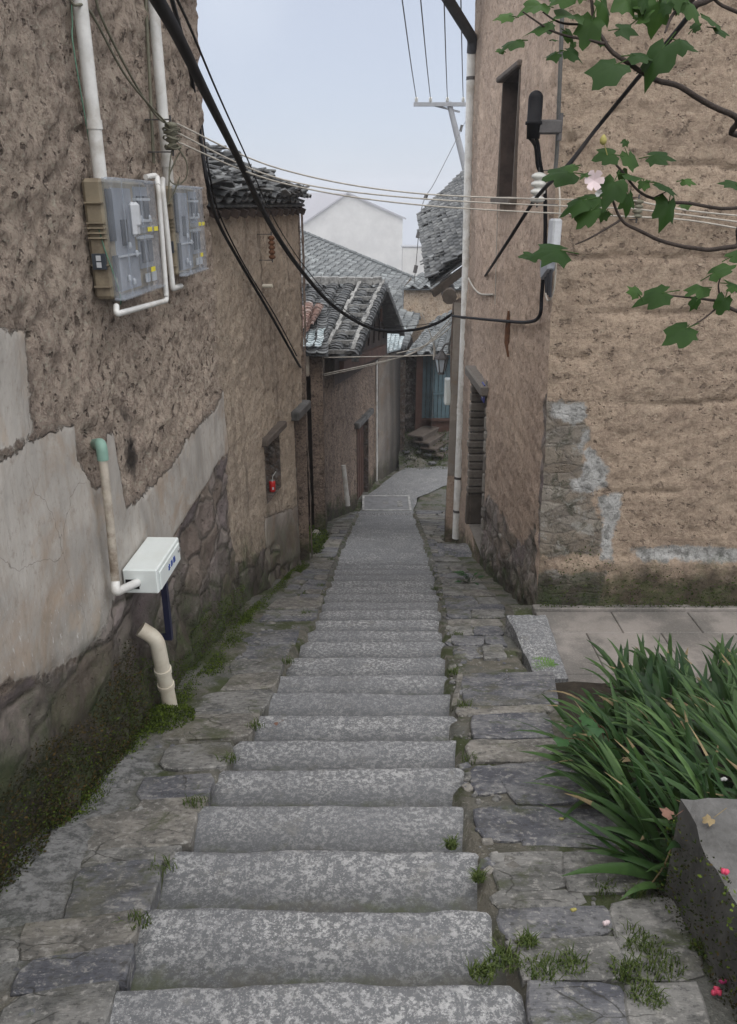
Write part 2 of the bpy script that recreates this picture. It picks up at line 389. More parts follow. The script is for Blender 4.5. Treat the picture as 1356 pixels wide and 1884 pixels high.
M['wire_olive'] = simple('olive_wire', (.17, .165, .12), .6, .3, 30, .05)
M['wire_green'] = simple('green_wire', (.12, .24, .17), .6, .2, 30, .05)
M['beige'] = simple('beige_plastic', (.33, .28, .20), .55, .3, 9, .1, dirt=(.13, .10, .075), dirtamt=.75)
M['meter'] = simple('meter_grey', (.30, .32, .36), .4, .2, 20, .05)
M['meter_dark'] = simple('meter_dark', (.06, .07, .085), .35, .2, 20, .02)
M['meter_light'] = simple('meter_light', (.55, .57, .60), .4, .15, 20, .02)
M['yellow'] = simple('yellow_label', (.75, .66, .06), .5, .1, 20, .0)
M['blue_ink'] = simple('blue_ink', (.03, .07, .30), .5, .1, 20, .0)
M['white_box'] = simple('white_metal', (.72, .77, .76), .38, .08, 4, .03, spec=.45, dirt=(.55, .57, .52), dirtamt=.35)
M['navy'] = simple('navy_post', (.015, .017, .045), .45, .2, 8, .05)
M['red_can'] = simple('red_can', (.52, .02, .02), .3, .1, 20, .0, spec=.5)
M['steel'] = simple('steel', (.48, .49, .5), .35, .15, 15, .05, metallic=.7)
M['iron'] = simple('old_iron', (.09, .085, .085), .6, .4, 15, .2)
M['porcelain'] = simple('insulator_porcelain', (.55, .55, .52), .35, .15, 12, .02, spec=.5)
M['plate_blue'] = simple('blue_plate', (.05, .07, .30), .4, .15, 10, .02)
M['plate_white'] = simple('plate_white', (.6, .62, .68), .5, .15, 10, .02)
M['lamp_glass'] = simple('frosted_glass', (.5, .56, .62), .3, .1, 10, .02, spec=.5)
M['pole'] = simple('concrete_pole', (.30, .31, .33), .8, .2, 6, .2)
M['whitewash'] = simple('whitewash', (.54, .54, .53), .9, .18, .4, .2, dirt=(.40, .40, .40), dirtamt=.6, fine=2)
M['roof_far'] = simple('far_roof', (.30, .30, .33), .9, .2, 4, .2)
M['soil'] = simple('soil', (.045, .036, .026), .95, .5, 12, .9)
M['hill'] = simple('hillside', (.05, .075, .04), .95, .4, .1, .3)
M['brick'] = None
def tinted(name, a, b, rough=.85, bump=.4, n=20):
    k = N(name); t = k.attr('tint')
    col = k.mix(t, a, b); col = k.mix(k.sm(k.noise(n, 5, .7), .45, .7, 0, .5), col, tuple(q * .5 for q in a))
    return k.fin(col, rough, k.bump(k.noise(n * 2, 4), bump, .01))
M['brick'] = tinted('grey_brick', (.13, .115, .10), (.24, .215, .19))
M['stone_quoin'] = tinted('quoin_stone', (.17, .155, .14), (.30, .28, .25), bump=.8)
def leafm(name, a, b, rough=.42, trans=.25):
    k = N(name); t = k.attr('tint')
    col = k.mix(t, a, b); col = k.mix(k.sm(k.noise(25, 3), .45, .7, 0, .35), col, tuple(q * .6 for q in a))
    m = k.fin(col, rough)
    k.bs.inputs['Specular IOR Level'].default_value = .2
    tr = k.nt.nodes.new('ShaderNodeBsdfTranslucent'); k.set(tr.inputs['Color'], k.mix(.5, col, (.12, .22, .03)))
    mx = k.nt.nodes.new('ShaderNodeMixShader'); mx.inputs[0].default_value = trans
    k.nt.links.new(k.bs.outputs[0], mx.inputs[1]); k.nt.links.new(tr.outputs[0], mx.inputs[2]); k.nt.links.new(mx.outputs[0], k.out.inputs['Surface'])
    return m
M['leaf'] = leafm('tree_leaf', (.009, .034, .004), (.045, .10, .018), .6, .25)
M['iris'] = leafm('iris_leaf', (.011, .036, .010), (.075, .14, .042), .38, .12)
M['moss'] = leafm('moss_leaf', (.014, .026, .006), (.12, .17, .022), .85, .15)
M['moss_brown'] = leafm('brown_moss', (.02, .022, .009), (.095, .06, .02), .85, .1)
M['grass'] = leafm('grass_blade', (.035, .06, .014), (.10, .13, .035), .6, .2)
M['weed'] = leafm('weed_leaf', (.02, .06, .022), (.04, .10, .035), .5, .2)
M['fern'] = leafm('fern_leaf', (.10, .20, .05), (.16, .28, .08), .5, .25)
M['bark'] = simple('bark', (.05, .038, .032), .85, .4, 40, .5)
M['petal'] = simple('pink_petal', (.62, .07, .14), .6, .3, 40, .1)
M['petal_pale'] = simple('pale_petal', (.72, .60, .62), .6, .1, 40, .1)
M['petal_magenta'] = simple('magenta_petal', (.45, .04, .16), .6, .3, 40, .1)
M['bud'] = simple('bud', (.40, .36, .12), .7, .3, 40, .2)
M['dry'] = simple('dry_leaf', (.24, .185, .10), .8, .4, 30, .3)
M['dry_brown'] = simple('brown_leaf', (.20, .11, .08), .8, .4, 30, .3)
def clearm():
    k = N('clear_cover')
    m = k.fin((.62, .66, .72), .22)
    tr = k.nt.nodes.new('ShaderNodeBsdfTransparent'); tr.inputs['Color'].default_value = (.93, .95, .97, 1)
    mx = k.nt.nodes.new('ShaderNodeMixShader'); k.set(mx.inputs[0], k.sm(k.noise(5, 5, .7), .3, .75, .10, .30))
    k.bs.inputs['Specular IOR Level'].default_value = .6
    k.nt.links.new(tr.outputs[0], mx.inputs[1]); k.nt.links.new(k.bs.outputs[0], mx.inputs[2]); k.nt.links.new(mx.outputs[0], k.out.inputs['Surface'])
    return m
M['clear'] = clearm()
DENOISE = True; HAZE = .002; SKYMIX = .85; SKYCOL = (3.55, 3.82, 4.45, 1); SKYCOL2 = (4.5, 4.75, 5.2, 1); SKYSTR = .055; SUN = 1.5; SANG = 125; EXPO = 1.66
# ------------------------------------------------------------------ walls
def sdf_poly(S, Z, poly):
    """signed distance (positive inside) of every (s, z) to a polygon of wall coordinates"""
    P = np.stack([S, Z], -1); best = np.full(S.shape, 1e9); ins = np.zeros(S.shape, bool)
    n = len(poly)
    for i in range(n):
        a = np.array(poly[i]); b = np.array(poly[(i + 1) % n]); e = b - a; w = P - a
        t = np.clip((w @ e) / max(e @ e, 1e-12), 0, 1)
        best = np.minimum(best, np.linalg.norm(w - t[..., None] * e, axis=-1))
        if abs(b[1] - a[1]) > 1e-9:
            c = ((a[1] > Z) != (b[1] > Z)) & (S < (b[0] - a[0]) * (Z - a[1]) / (b[1] - a[1]) + a[0]); ins ^= c
    return np.where(ins, best, -best)
def union(*a):
    r = a[0]
    for q in a[1:]: r = np.maximum(r, q)
    return r
class Wall:
    """vertical wall from p0 to p1 as a displaced grid with rectangular openings"""
    def __init__(s, p0, p1, side=1):
        s.p0 = Vector((p0[0], p0[1])); s.p1 = Vector((p1[0], p1[1])); s.L = (s.p1 - s.p0).length
        s.d = (s.p1 - s.p0) / s.L; s.n = Vector((s.d.y, -s.d.x)) * side; s.holes = []
    def sz(s, px, py, off=0.0):
        q = on_wall(px, py, s.p0 + s.n * off, s.p1 + s.n * off); return ((Vector((q.x, q.y)) - s.p0).dot(s.d), q.z)
    def poly(s, pts): return [s.sz(*p) for p in pts]
    def P(s, a, z, off=0.0):
        q = s.p0 + s.d * a + s.n * off; return Vector((q.x, q.y, z))
    def px(s, px, py, off=0.0):
        a, z = s.sz(px, py, off); return s.P(a, z, off)
    def build(s, name, mat, parent, z0, z1, step, disp, attrs, s0=0.0, s1=None, zstep=None, ground=gz, edge_s=None):
        s1 = s.L if s1 is None else s1; zstep = zstep or step
        def axis(a, b, st, extra):
            v = list(np.linspace(a, b, max(2, int(round((b - a) / st)) + 1)))
            for e in extra:
                if a < e < b:
                    i = min(range(len(v)), key=lambda k: abs(v[k] - e)); v[i] = e
            return np.array(sorted(set(v)))
        sa = axis(s0, s1, step, [q for h in s.holes for q in h[:2]]); za = axis(z0, z1, zstep, [q for h in s.holes for q in h[2:]])
        S, Z = np.meshgrid(sa, za, indexing='ij')
        Y = s.p0.y + s.d.y * S
        G = np.vectorize(ground)(Y); H = Z - G
        at_ = attrs(S, Z, H) if attrs else {}
        at_['hgt'] = H
        ed = np.full(S.shape, 1.0)
        for (a, b, c, d_) in s.holes:
            dx = np.maximum(np.maximum(a - S, S - b), 0); dz = np.maximum(np.maximum(c - Z, Z - d_), 0)
            ed = np.minimum(ed, np.hypot(dx, dz) / .1)
        ed = np.clip(ed, .15, 1)
        D, extra = disp(s, S, Z, H, at_)
        at_.update(extra)
        mb = MB(); nz = len(za)
        for i in range(len(sa)):
            for j in range(nz):
                q = s.P(sa[i], za[j], float(D[i, j]) * ed[i, j]); mb.v.append(tuple(q))
        for i in range(len(sa) - 1):
            for j in range(nz - 1):
                cs = (sa[i] + sa[i + 1]) / 2; cz = (za[j] + za[j + 1]) / 2
                if any(a < cs < b and c < cz < d_ for (a, b, c, d_) in s.holes): continue
                mb.f.append([i * nz + j, (i + 1) * nz + j, (i + 1) * nz + j + 1, i * nz + j + 1]); mb.t.append(0); mb.m.append(0); mb.sm.append(True)
        return mb.build(name, mat, parent, attrs={k: v.ravel() for k, v in at_.items()})
def recess(name, w, hole, depth, mat, parent, out=.012, sides='LRTBK', backmat=None):
    """reveal of an opening: jambs, head, sill and a back board, one mesh"""
    a, b, c, d_ = hole; mb = MB()
    def q(pts, mi=0): mb.add(pts, [(0, 1, 2, 3)], 0, mi)
    if 'L' in sides: q([w.P(a, c, out), w.P(a, d_, out), w.P(a, d_, -depth), w.P(a, c, -depth)])
    if 'R' in sides: q([w.P(b, c, out), w.P(b, d_, out), w.P(b, d_, -depth), w.P(b, c, -depth)])
    if 'T' in sides: q([w.P(a, d_, out), w.P(b, d_, out), w.P(b, d_, -depth), w.P(a, d_, -depth)])
    if 'B' in sides: q([w.P(a, c, out), w.P(b, c, out), w.P(b, c, -depth), w.P(a, c, -depth)])
    if 'K' in sides: q([w.P(a, c, -depth), w.P(b, c, -depth), w.P(b, d_, -depth), w.P(a, d_, -depth)], 1)
    return mb.build(name, [mat, backmat or mat], parent)
def F(p, sc, H=1, oc=4): return noise.fractal(Vector(p) * sc, H, 2.0, oc)
def earth_disp(amp=1.0, fine=True, layers=(), stone_amp=.045, bulge=0.0, bulge_h=.9, sscale=(2.6, 3.6)):
    def disp(w, S, Z, Hh, at_):
        D = np.zeros(S.shape); cell = np.zeros(S.shape); joint = np.zeros(S.shape)
        pl = at_.get('plaster'); st = at_.get('stone')
        for i in range(S.shape[0]):
            for j in range(S.shape[1]):
                p = w.P(S[i, j], Z[i, j])
                m = 1.0
                big = F(p, .7, 1, 2) * .03
                a = F(p, 3.0, .9, 3) * .010 * amp
                b = 0.0
                if fine:
                    b = F(p, 11, .45, 4) * .012 * amp
                    hq = noise.noise(p * 13) * .6 + noise.noise(p * 27) * .4
                    b -= max(0, hq - .22) * .075 * amp
                for lz in layers:
                    zz = lz + noise.noise(p * 1.7) * .05 + noise.noise(p * 6) * .02
                    dd = abs(Z[i, j] - zz)
                    if dd < .05: b -= max(0, 1 - dd / .026) * .045 * max(0, min(1, .45 + 1.6 * noise.noise(Vector((p.x * 1.3, p.y * 1.3, lz * 5)))))
                v = big + a + b
                if pl is not None:
                    f = min(1, max(0, pl[i, j] / .02 + .5)); v = v * (1 - f) + (big * .9 + .018 + F(p, 4, 1, 2) * .006) * f
                if st is not None and st[i, j] > -.1:
                    f = min(1, max(0, st[i, j] / .06 + .5))
                    w1 = noise.noise(p * 3) * .35 + noise.noise(p * 9) * .12; w2 = noise.noise(p * 3 + Vector((9, 0, 0))) * .35 + noise.noise(p * 9 + Vector((0, 5, 0))) * .12
                    pp = Vector((p.x * sscale[0], p.y * sscale[0] + w1, p.z * sscale[1] + w2))
                    ds, ps = ((0, 1), (p, p))
                    e = ds[1] - ds[0]
                    joint[i, j] = max(0, 1 - e / .07) * min(1, .55 + .9 * abs(noise.noise(p * 4)))
                    cell[i, j] = (math.sin(ps[0].x * 12.9 + ps[0].y * 78.2 + ps[0].z * 37.7) * 43758.5) % 1.0
                    sv = big + F(p, 3.2, .8, 5) * stone_amp * .9
                    v = v * (1 - f) + sv * f
                if bulge: 
                    hb = Hh[i, j]
                    if hb < bulge_h: v += bulge * (1 - max(hb, 0) / bulge_h) ** 1.4 * min(1, max(0, (S[i, j] - 4.2) / 1.5) + .35)
                D[i, j] = v
        ex = {}
        if st is not None: ex = {'cell': cell, 'joint': joint}
        return D, ex
    return disp
# ================================================================== tiles
def tile_roof(mb, A, B, C, D, pitch, expo, r=None, tints=(0, 1), jit=.01, seg=4, cover=True, miss=0.0, rng=RNG, deck=True, mi=0, lip=.018):
    """interlocked clay tiles on a slope: A-B eave, D-C ridge; columns of channel tiles and of cover tiles, every tile its own shell"""
    A, B, C, D = [Vector(q) for q in (A, B, C, D)]
    def P(u, v): return (A * (1 - u) + B * u) * (1 - v) + (D * (1 - u) + C * u) * v
    nrm = (B - A).cross(D - A).normalized()
    if nrm.z < 0: nrm = -nrm
    W = ((B - A).length + (C - D).length) / 2; Ls = ((D - A).length + (C - B).length) / 2
    nc = max(2, int(round(W / pitch))); nk = max(2, int(round(Ls / expo)))
    r = r or pitch * .36
    if deck:
        o1 = -nrm * .03; o2 = -nrm * .05
        q = [P(0, 0) + o1, P(1, 0) + o1, P(1, 1) + o1, P(0, 1) + o1, P(0, 0) + o2, P(1, 0) + o2, P(1, 1) + o2, P(0, 1) + o2]
        mb.add(q, [(0, 1, 2, 3), (4, 5, 6, 7), (0, 1, 5, 4), (1, 2, 6, 5), (2, 3, 7, 6), (3, 0, 4, 7)], .1, mi)
    for i in range(nc):
        for kind in (0, 1) if cover else (0,):
            u = (i + .5 + (.5 if kind else 0)) / nc
            if u > 1.0: u = 1.0 - .1 / nc
            wob = [rng.uniform(-jit, jit)]
            for k in range(nk):
                if rng.random() < miss: continue
                v0 = (k - .15 + rng.uniform(-.15, .15)) / nk; v1 = (k + 1.25) / nk
                v1 = min(v1, 1.005)
                p0 = P(u, v0); p1 = P(u, v1)
                ax = (P(min(u + .01, 1), v0) - P(max(u - .01, 0), v0)).normalized()
                ax2 = ax
                p0 = p0 + ax * rng.uniform(-jit, jit)
                lo, hi = lip + rng.uniform(-.004, .006), 0.0
                vs = []
                rr = r * rng.uniform(.94, 1.06)
                for (p, lift, ra) in ((p0, lo, rr), (p1, hi, rr * .94)):
                    for s_ in range(seg + 1):
                        an = math.pi * (s_ / seg)
                        if kind: q = p + ax * (math.cos(an) * ra) + nrm * (math.sin(an) * ra * .62 + lift + .022)
                        else: q = p + ax * (math.cos(an) * ra * 1.05) + nrm * ((1 - math.sin(an)) * ra * .35 + lift - .02)
                        vs.append(q)
                th = -nrm * .014
                vs += [q + th for q in vs[:seg + 1]]
                fs = [(s_, s_ + 1, seg + 2 + s_, seg + 1 + s_) for s_ in range(seg)]
                fs += [(s_, s_ + 1, 2 * seg + 3 + s_, 2 * seg + 2 + s_) for s_ in range(seg)]
                mb.add(vs, fs, tints[0] + (tints[1] - tints[0]) * rng.random(), mi, False)
def beam(mb, p0, p1, w, h, tint=0, mi=0, up=Vector((0, 0, 1))):
    p0 = Vector(p0); p1 = Vector(p1); d = (p1 - p0).normalized(); x = d.cross(up).normalized(); y = x.cross(d)
    vs = [p + x * (a * w / 2) + y * (b * h / 2) for p in (p0, p1) for a, b in ((-1, -1), (1, -1), (1, 1), (-1, 1))]
    mb.add(vs, [(0, 1, 2, 3), (4, 5, 6, 7), (0, 1, 5, 4), (1, 2, 6, 5), (2, 3, 7, 6), (3, 0, 4, 7)], tint, mi)
def quadwall(mb, a, b, z0, z1, mi=0, tint=0):
    mb.add([(a[0], a[1], z0), (b[0], b[1], z0), (b[0], b[1], z1), (a[0], a[1], z1)], [(0, 1, 2, 3)], tint, mi)

# ================================================================== setting: ground
def build_ground():
    # terrain: one sheet falling with the lane and on to the valley
    mb = MB(); xs = [-160, -60, -25, -12, -6, -3, -1.8, -.9, 0, .9, 1.8, 3, 6, 12, 25, 60, 160]
    ys = [-60, -20, -8, -3, 0, 3, 6, 9, 12, 15.2, 17, 19, 24, 30, 40, 60, 90, 140, 200]
    def hz(x, y):
        z = -.284 * y if y < 15.2 else (-4.317 - .03 * (y - 15.2) if y < 24 else -4.58 - .13 * (y - 24))
        z = z if y > -10 else 2.84
        return max(z, -21) - .16 - (0.25 if abs(x) > 1.5 else 0)
    for y in ys:
        for x in xs: mb.v.append((x, y, hz(x, y)))
    n = len(xs)
    for j in range(len(ys) - 1):
        for i in range(n - 1): mb.f.append([j * n + i, j * n + i + 1, (j + 1) * n + i + 1, (j + 1) * n + i]); mb.t.append(0); mb.m.append(0); mb.sm.append(False)
    mb.build('ground', M['soil'], kind='structure')
    # bedding of the lane: rough mortar and earth between the stones
    mb = MB(); xs = np.linspace(-1.75, 3.1, 98); ys = np.concatenate([np.arange(-.6, 8, .05), np.arange(8, 19.6, .12)])
    for y in ys:
        for x in xs:
            p = Vector((x, y, 0))
            z = gz(y) - .006 + F(p, 5, 1, 3) * .009
            wl = lerp_tab(WB, y)
            if x < wl + .28 and y < 8: z += .05 * min(1, (wl + .28 - x) / .28) * (.6 + noise.noise(p * 3))
            if x > lerp_tab([(0, 1.1), (4.2, 1.12), (4.5, 1.06), (5.3, 1.15), (5.9, 1.5), (10.8, 1.5), (11, 3.2)], y): z -= .6
            if x > SL[0][1] and lerp_tab(SL, y) + .03 < x < lerp_tab(SR, y) - .03: z -= .09
            mb.v.append((x, y, z))
    n = len(xs)
    for j in range(len(ys) - 1):
        for i in range(n - 1): mb.f.append([j * n + i, j * n + i + 1, (j + 1) * n + i + 1, (j + 1) * n + i]); mb.t.append(0); mb.m.append(0); mb.sm.append(True)
    mb.build('lane', M['mortar'], kind='structure')
def slab_rows():
    ys = [1.588, 1.93, 2.275, 2.635, 2.985, 3.33, 3.66, 4.05, 4.395, 4.80, 5.18, 5.53, 5.87]
    y = ys[0]; pre = []
    while y > -.5: y -= .348; pre.append(y)
    ys = pre[::-1] + ys
    while ys[-1] < 15.05: ys.append(ys[-1] + .35 + RNG.uniform(-.012, .012))
    return ys
def build_steps():
    root = empty('stone_stairs', (0, 0, 0), kind='structure')
    ys = slab_rows(); rng = random.Random(3)
    for k in range(1, len(ys)):
        y0, y1 = ys[k - 1] - .03, ys[k]
        far = y1 > 9.2
        z = -.284 * y1 + rng.uniform(-.006, .006)
        if far: z = -.284 * y1 - .012
        xl = lerp_tab(SL, y1) + rng.uniform(-.022, .022); xr = lerp_tab(SR, y1) + rng.uniform(-.018, .018)
        nx = 40 if y1 < 4.5 else 22; prof = 7
        mb = MB(); vs = []; edge = []
        sk = rng.uniform(-.02, .02); ti = rng.uniform(0, 1) * .8
        slope_in = .25 if y1 < 6.1 else (.6 if not far else .9)      # far slabs tilt with the lane
        for i in range(nx + 1):
            u = i / nx
            x = xl + (xr - xl) * u
            e = noise.fractal(Vector((x * 2.2, k * 7.3, 0)), 1, 2, 3) * .011 + noise.noise(Vector((x * 9, k * 3.1, 4))) * .004 + sk * (u - .5)
            cor = .020 * (max(0, 1 - u / .03) ** 2 + max(0, 1 - (1 - u) / .03) ** 2)
            yy1 = y1 + e - cor
            row = []
            for j in range(prof):
                v = j / (prof - 1); y = y0 + (yy1 - .03 - y0) * v
                zz = z + (1 - v) * .284 * (y1 - y0) * slope_in * .35 + F((x, y, k * .37), 6, 1, 3) * .006 + noise.noise(Vector((x * 2, y * 2, k))) * .007
                zz -= .016 * (max(0, 1 - u / .04) ** 2 + max(0, 1 - (1 - u) / .04) ** 2)
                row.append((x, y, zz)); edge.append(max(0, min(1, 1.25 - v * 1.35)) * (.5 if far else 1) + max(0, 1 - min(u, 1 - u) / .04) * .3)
            zt = row[-1][2]
            rr = .015 if not far else .007
            for an in (30, 60, 90):
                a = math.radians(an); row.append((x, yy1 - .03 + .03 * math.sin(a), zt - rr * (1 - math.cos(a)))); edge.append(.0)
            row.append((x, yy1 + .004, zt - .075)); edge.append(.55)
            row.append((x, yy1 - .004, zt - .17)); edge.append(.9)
            vs += row
        m = prof + 5
        fs = [(i * m + j, (i + 1) * m + j, (i + 1) * m + j + 1, i * m + j + 1) for i in range(nx) for j in range(m - 1)]
        mb.add(vs, fs, ti, 0, True)
        for i in (0, nx):              # side cheeks
            b = len(mb.v); row = [Vector(vs[i * m + j]) for j in range(m)]
            mb.add(row + [Vector((row[0].x, row[0].y, row[0].z - .2))], [list(range(m + 1))], ti, 0, False); edge += [.8] * (m + 1)
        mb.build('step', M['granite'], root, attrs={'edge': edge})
def flag_poly(mb, quad, zf, rng, th=.05, gap=.004, tint=None, rough=.011):
    """one irregular flat stone from four plan corners"""
    c = sum((Vector(q) for q in quad), Vector((0, 0))) / 4
    pts = []
    for i in range(4):
        a, b = Vector(quad[i]), Vector(quad[(i + 1) % 4]); L = (b - a).length; n = max(3, int(L / .07))
        for k in range(n):
            p = a.lerp(b, k / n); d = (c - p).normalized()
            sh = gap + rng.uniform(0, rough)
            if k == 0: sh += rng.uniform(.0, .035)
            pts.append(p + d * sh)
    tx, ty, tz = rng.uniform(-.025, .025), rng.uniform(-.03, .02), rng.uniform(-.003, .010)
    def top(p, off=0): return zf(p.y) + tx * (p.x - c.x) + ty * (p.y - c.y) + tz + off + noise.noise(Vector((p.x * 7, p.y * 7, tz * 99))) * .006
    n = len(pts)
    inner2 = [c.lerp(p, .55) for p in pts]; inner = [p + (c - p).normalized() * .007 for p in pts]
    vs = [(c.x, c.y, top(c))] + [(p.x, p.y, top(p, .002)) for p in inner2] + [(p.x, p.y, top(p, 0)) for p in inner] + [(p.x, p.y, top(p, -.006)) for p in pts] + [(p.x, p.y, top(p, -th - .03)) for p in pts]
    fs = [(0, 1 + i, 1 + (i + 1) % n) for i in range(n)]
    for r in range(3): fs += [(1 + r * n + i, 1 + r * n + (i + 1) % n, 1 + (r + 1) * n + (i + 1) % n, 1 + (r + 1) * n + i) for i in range(n)]
    mb.add(vs, fs, rng.random() if tint is None else tint, 0, False)
LEFT_STONES = [([(50, 1706), (250, 1680), (235, 1738), (40, 1768)], .9), ([(150, 1600), (292, 1584), (268, 1674), (128, 1690)], .05), ([(212, 1496), (356, 1489), (346, 1548), (203, 1562)], .8), ([(152, 1512), (206, 1500), (198, 1562), (142, 1564)], .95),
 ([(270, 1434), (388, 1420), (378, 1464), (254, 1476)], .15), ([(312, 1373), (422, 1365), (416, 1412), (298, 1418)], .5), ([(266, 1474), (378, 1463), (362, 1489), (250, 1497)], .75), ([(320, 1321), (472, 1314), (456, 1356), (303, 1362)], .7), ([(384, 1276), (500, 1268), (482, 1303), (352, 1308)], .4),
 ([(432, 1244), (512, 1239), (500, 1266), (412, 1271)], .85), ([(438, 1190), (532, 1185), (520, 1212), (424, 1216)], .1), ([(458, 1160), (548, 1157), (540, 1183), (446, 1186)], .2), ([(492, 1126), (582, 1122), (576, 1140), (482, 1143)], .02), ([(170, 1564), (322, 1558), (304, 1583), (150, 1596)], .55),
 ([(58, 1772), (236, 1742), (224, 1798), (20, 1832)], .25), ([(28, 1836), (206, 1803), (180, 1900), (-10, 1910)], .45), ([(-60, 1720), (45, 1700), (30, 1765), (-90, 1790)], .6), ([(392, 1330), (300, 1418), (292, 1375), (268, 1418)], .65), ([(430, 1216), (520, 1214), (510, 1238), (428, 1242)], .6), ([(356, 1312), (476, 1304), (470, 1313), (340, 1318)], .4), ([(508, 1098), (592, 1096), (586, 1120), (498, 1122)], .7)]
LEFT_STONES.pop(17)
RIGHT_STONES = [([(978, 1808), (1142, 1813), (1158, 1910), (990, 1910)], .08), ([(1160, 1816), (1274, 1814), (1300, 1910), (1170, 1910)], .5), ([(922, 1673), (1112, 1668), (1122, 1716), (936, 1728)], .3), ([(904, 1571), (1030, 1567), (1040, 1632), (926, 1638)], .45), ([(1040, 1570), (1154, 1568), (1184, 1642), (1050, 1642)], .6),
 ([(906, 1643), (1064, 1640), (1068, 1664), (918, 1669)], .5), ([(878, 1492), (942, 1484), (966, 1548), (892, 1546)], .12), ([(946, 1485), (1120, 1490), (1150, 1556), (970, 1552)], .33), ([(910, 1410), (1052, 1400), (1080, 1476), (956, 1482)], .1), ([(868, 1412), (905, 1410), (922, 1456), (882, 1462)], .3),
 ([(872, 1318), (1004, 1310), (1012, 1356), (874, 1362)], .18), ([(862, 1367), (1030, 1362), (1036, 1399), (868, 1403)], .85), ([(850, 1240), (1012, 1235), (1022, 1296), (860, 1299)], .2), ([(960, 1736), (1130, 1730), (1142, 1802), (972, 1800)], .55), ([(1130, 1658), (1238, 1652), (1290, 1800), (1158, 1800)], .52), ([(834, 1244), (846, 1242), (850, 1296), (838, 1298)], .8), ([(842, 1302), (1018, 1299), (1010, 1309), (846, 1316)], .75)]
def grow(q, d):
    c = sum((Vector(p) for p in q), Vector((0, 0))) / 4
    return [Vector(p) + Vector((math.copysign(d, p[0] - c.x), math.copysign(d * .6, p[1] - c.y))) for p in q]
def build_flags():
    rng = random.Random(21)
    def G(px, py):
        d = ray(px, py); t = -1.6 / (d.z + .284 * d.y); q = CAM + d * t; return (q.x, q.y)
    mb = MB(); y = 5.95
    for (q, tint) in LEFT_STONES: flag_poly(mb, grow([G(*p) for p in q][::-1], .026), lambda yy: gz(yy) + .004, rng, tint=tint, gap=.002, rough=.009)
    z_ = .1
    while z_ < 1.15: flag_poly(mb, [(-1.2, z_), (-.82, z_), (-.82, z_ + .3), (-1.2, z_ + .3)], lambda yy: gz(yy) + .006, rng); z_ += .32
    while y < 15:
        dy = rng.uniform(.16, .36) if y < 8 else rng.uniform(.3, .5)
        y2 = y + dy
        def L(q): return lerp_tab(WB, q) + (.16 if q < 6 else .1)
        def R(q): return lerp_tab(SL, q) - .015
        w = R(y) - L(y); n = 2 if w > .36 and rng.random() < .6 else 1
        if rng.random() < .22: n += 1
        cuts = [0] + sorted([(i + rng.uniform(-.2, .2)) / n for i in range(1, n)]) + [1]
        for i in range(n):
            if rng.random() < (.14 if i == 0 and n > 1 else .02): continue
            a0, a1 = cuts[i], cuts[i + 1]; j = lambda: rng.uniform(-.022, .022)
            q = [(L(y) + (R(y) - L(y)) * a0 + j(), y + j()), (L(y) + (R(y) - L(y)) * a1, y + j()), (L(y2) + (R(y2) - L(y2)) * a1, y2 + j()), (L(y2) + (R(y2) - L(y2)) * a0 + j(), y2 + j())]
            flag_poly(mb, q, lambda yy: gz(yy) + .006, rng)
        y = y2
    mb.build('pavement', M['flag'], kind='structure')
    mb = MB(); y = 4.72
    for (q, tint) in RIGHT_STONES: flag_poly(mb, grow([G(*p) for p in q][::-1], .026), lambda yy: gz(yy) + .004, rng, tint=tint, gap=.002, rough=.009)
    z_ = .1
    while z_ < 1.2: flag_poly(mb, [(.48, z_), (.9, z_), (.9, z_ + .3), (.48, z_ + .3)], lambda yy: gz(yy) + .006, rng); z_ += .32
    RB = [(0, 1.05), (1.4, .95), (2.1, .98), (3.8, 1.05), (4.4, .95), (5.0, 1.0), (5.8, 1.12), (6.2, 1.24), (7, 1.22), (9, 1.12), (10.4, 1.1), (11, 1.1), (15, 2.2)]
    while y < 15:
        dy = rng.uniform(.2, .40) if y < 8 else rng.uniform(.25, .45)
        y2 = y + dy
        def L(q): return lerp_tab(SR, q) + .03
        def R(q): return lerp_tab(RB, q)
        n = rng.choice((1, 2, 2, 2)) if y < 5 else rng.choice((1, 2, 2))
        cuts = [0] + sorted([(i + rng.uniform(-.25, .25)) / n for i in range(1, n)]) + [1]
        for i in range(n):
            a0, a1 = cuts[i], cuts[i + 1]; j = lambda: rng.uniform(-.03, .03)
            q = [(L(y) + (R(y) - L(y)) * a0, y + j()), (L(y) + (R(y) - L(y)) * a1 + j(), y + j()), (L(y2) + (R(y2) - L(y2)) * a1 + j(), y2 + j()), (L(y2) + (R(y2) - L(y2)) * a0, y2 + j())]
            flag_poly(mb, q, lambda yy: gz(yy) + .006, rng, tint=(rng.random() * (.55 if y < 5 else 1)))
        y = y2
    mb.build('pavement', M['flag'], kind='structure')
def build_landing():
    mb = MB(); ys = np.linspace(14.7, 19.0, 44); n = 12
    for y in ys:
        a = lerp_tab([(15, -.2), (16.2, .0), (17.2, .38), (18, .75), (19, 1.3)], y); b = lerp_tab([(15, .92), (16, 1.05), (16.8, 1.7), (17.6, 2.6), (19, 3.0)], y)
        for i in range(n + 1):
            x = a + (b - a) * i / n; mb.v.append((x + noise.noise(Vector((x, y * 2, 5))) * .05, y, gz(y) + (.018 if y > 15.15 else .002 - .1 * (y < 14.75)) + F((x, y, 2), 2, 1, 3) * .005))
    for j in range(len(ys) - 1):
        for i in range(n): mb.f.append([j * (n + 1) + i, j * (n + 1) + i + 1, (j + 1) * (n + 1) + i + 1, (j + 1) * (n + 1) + i]); mb.t.append(.1); mb.m.append(0); mb.sm.append(True)
    mb.build('path', M['granite'], kind='structure', attrs={'edge': [.15] * len(mb.v)})
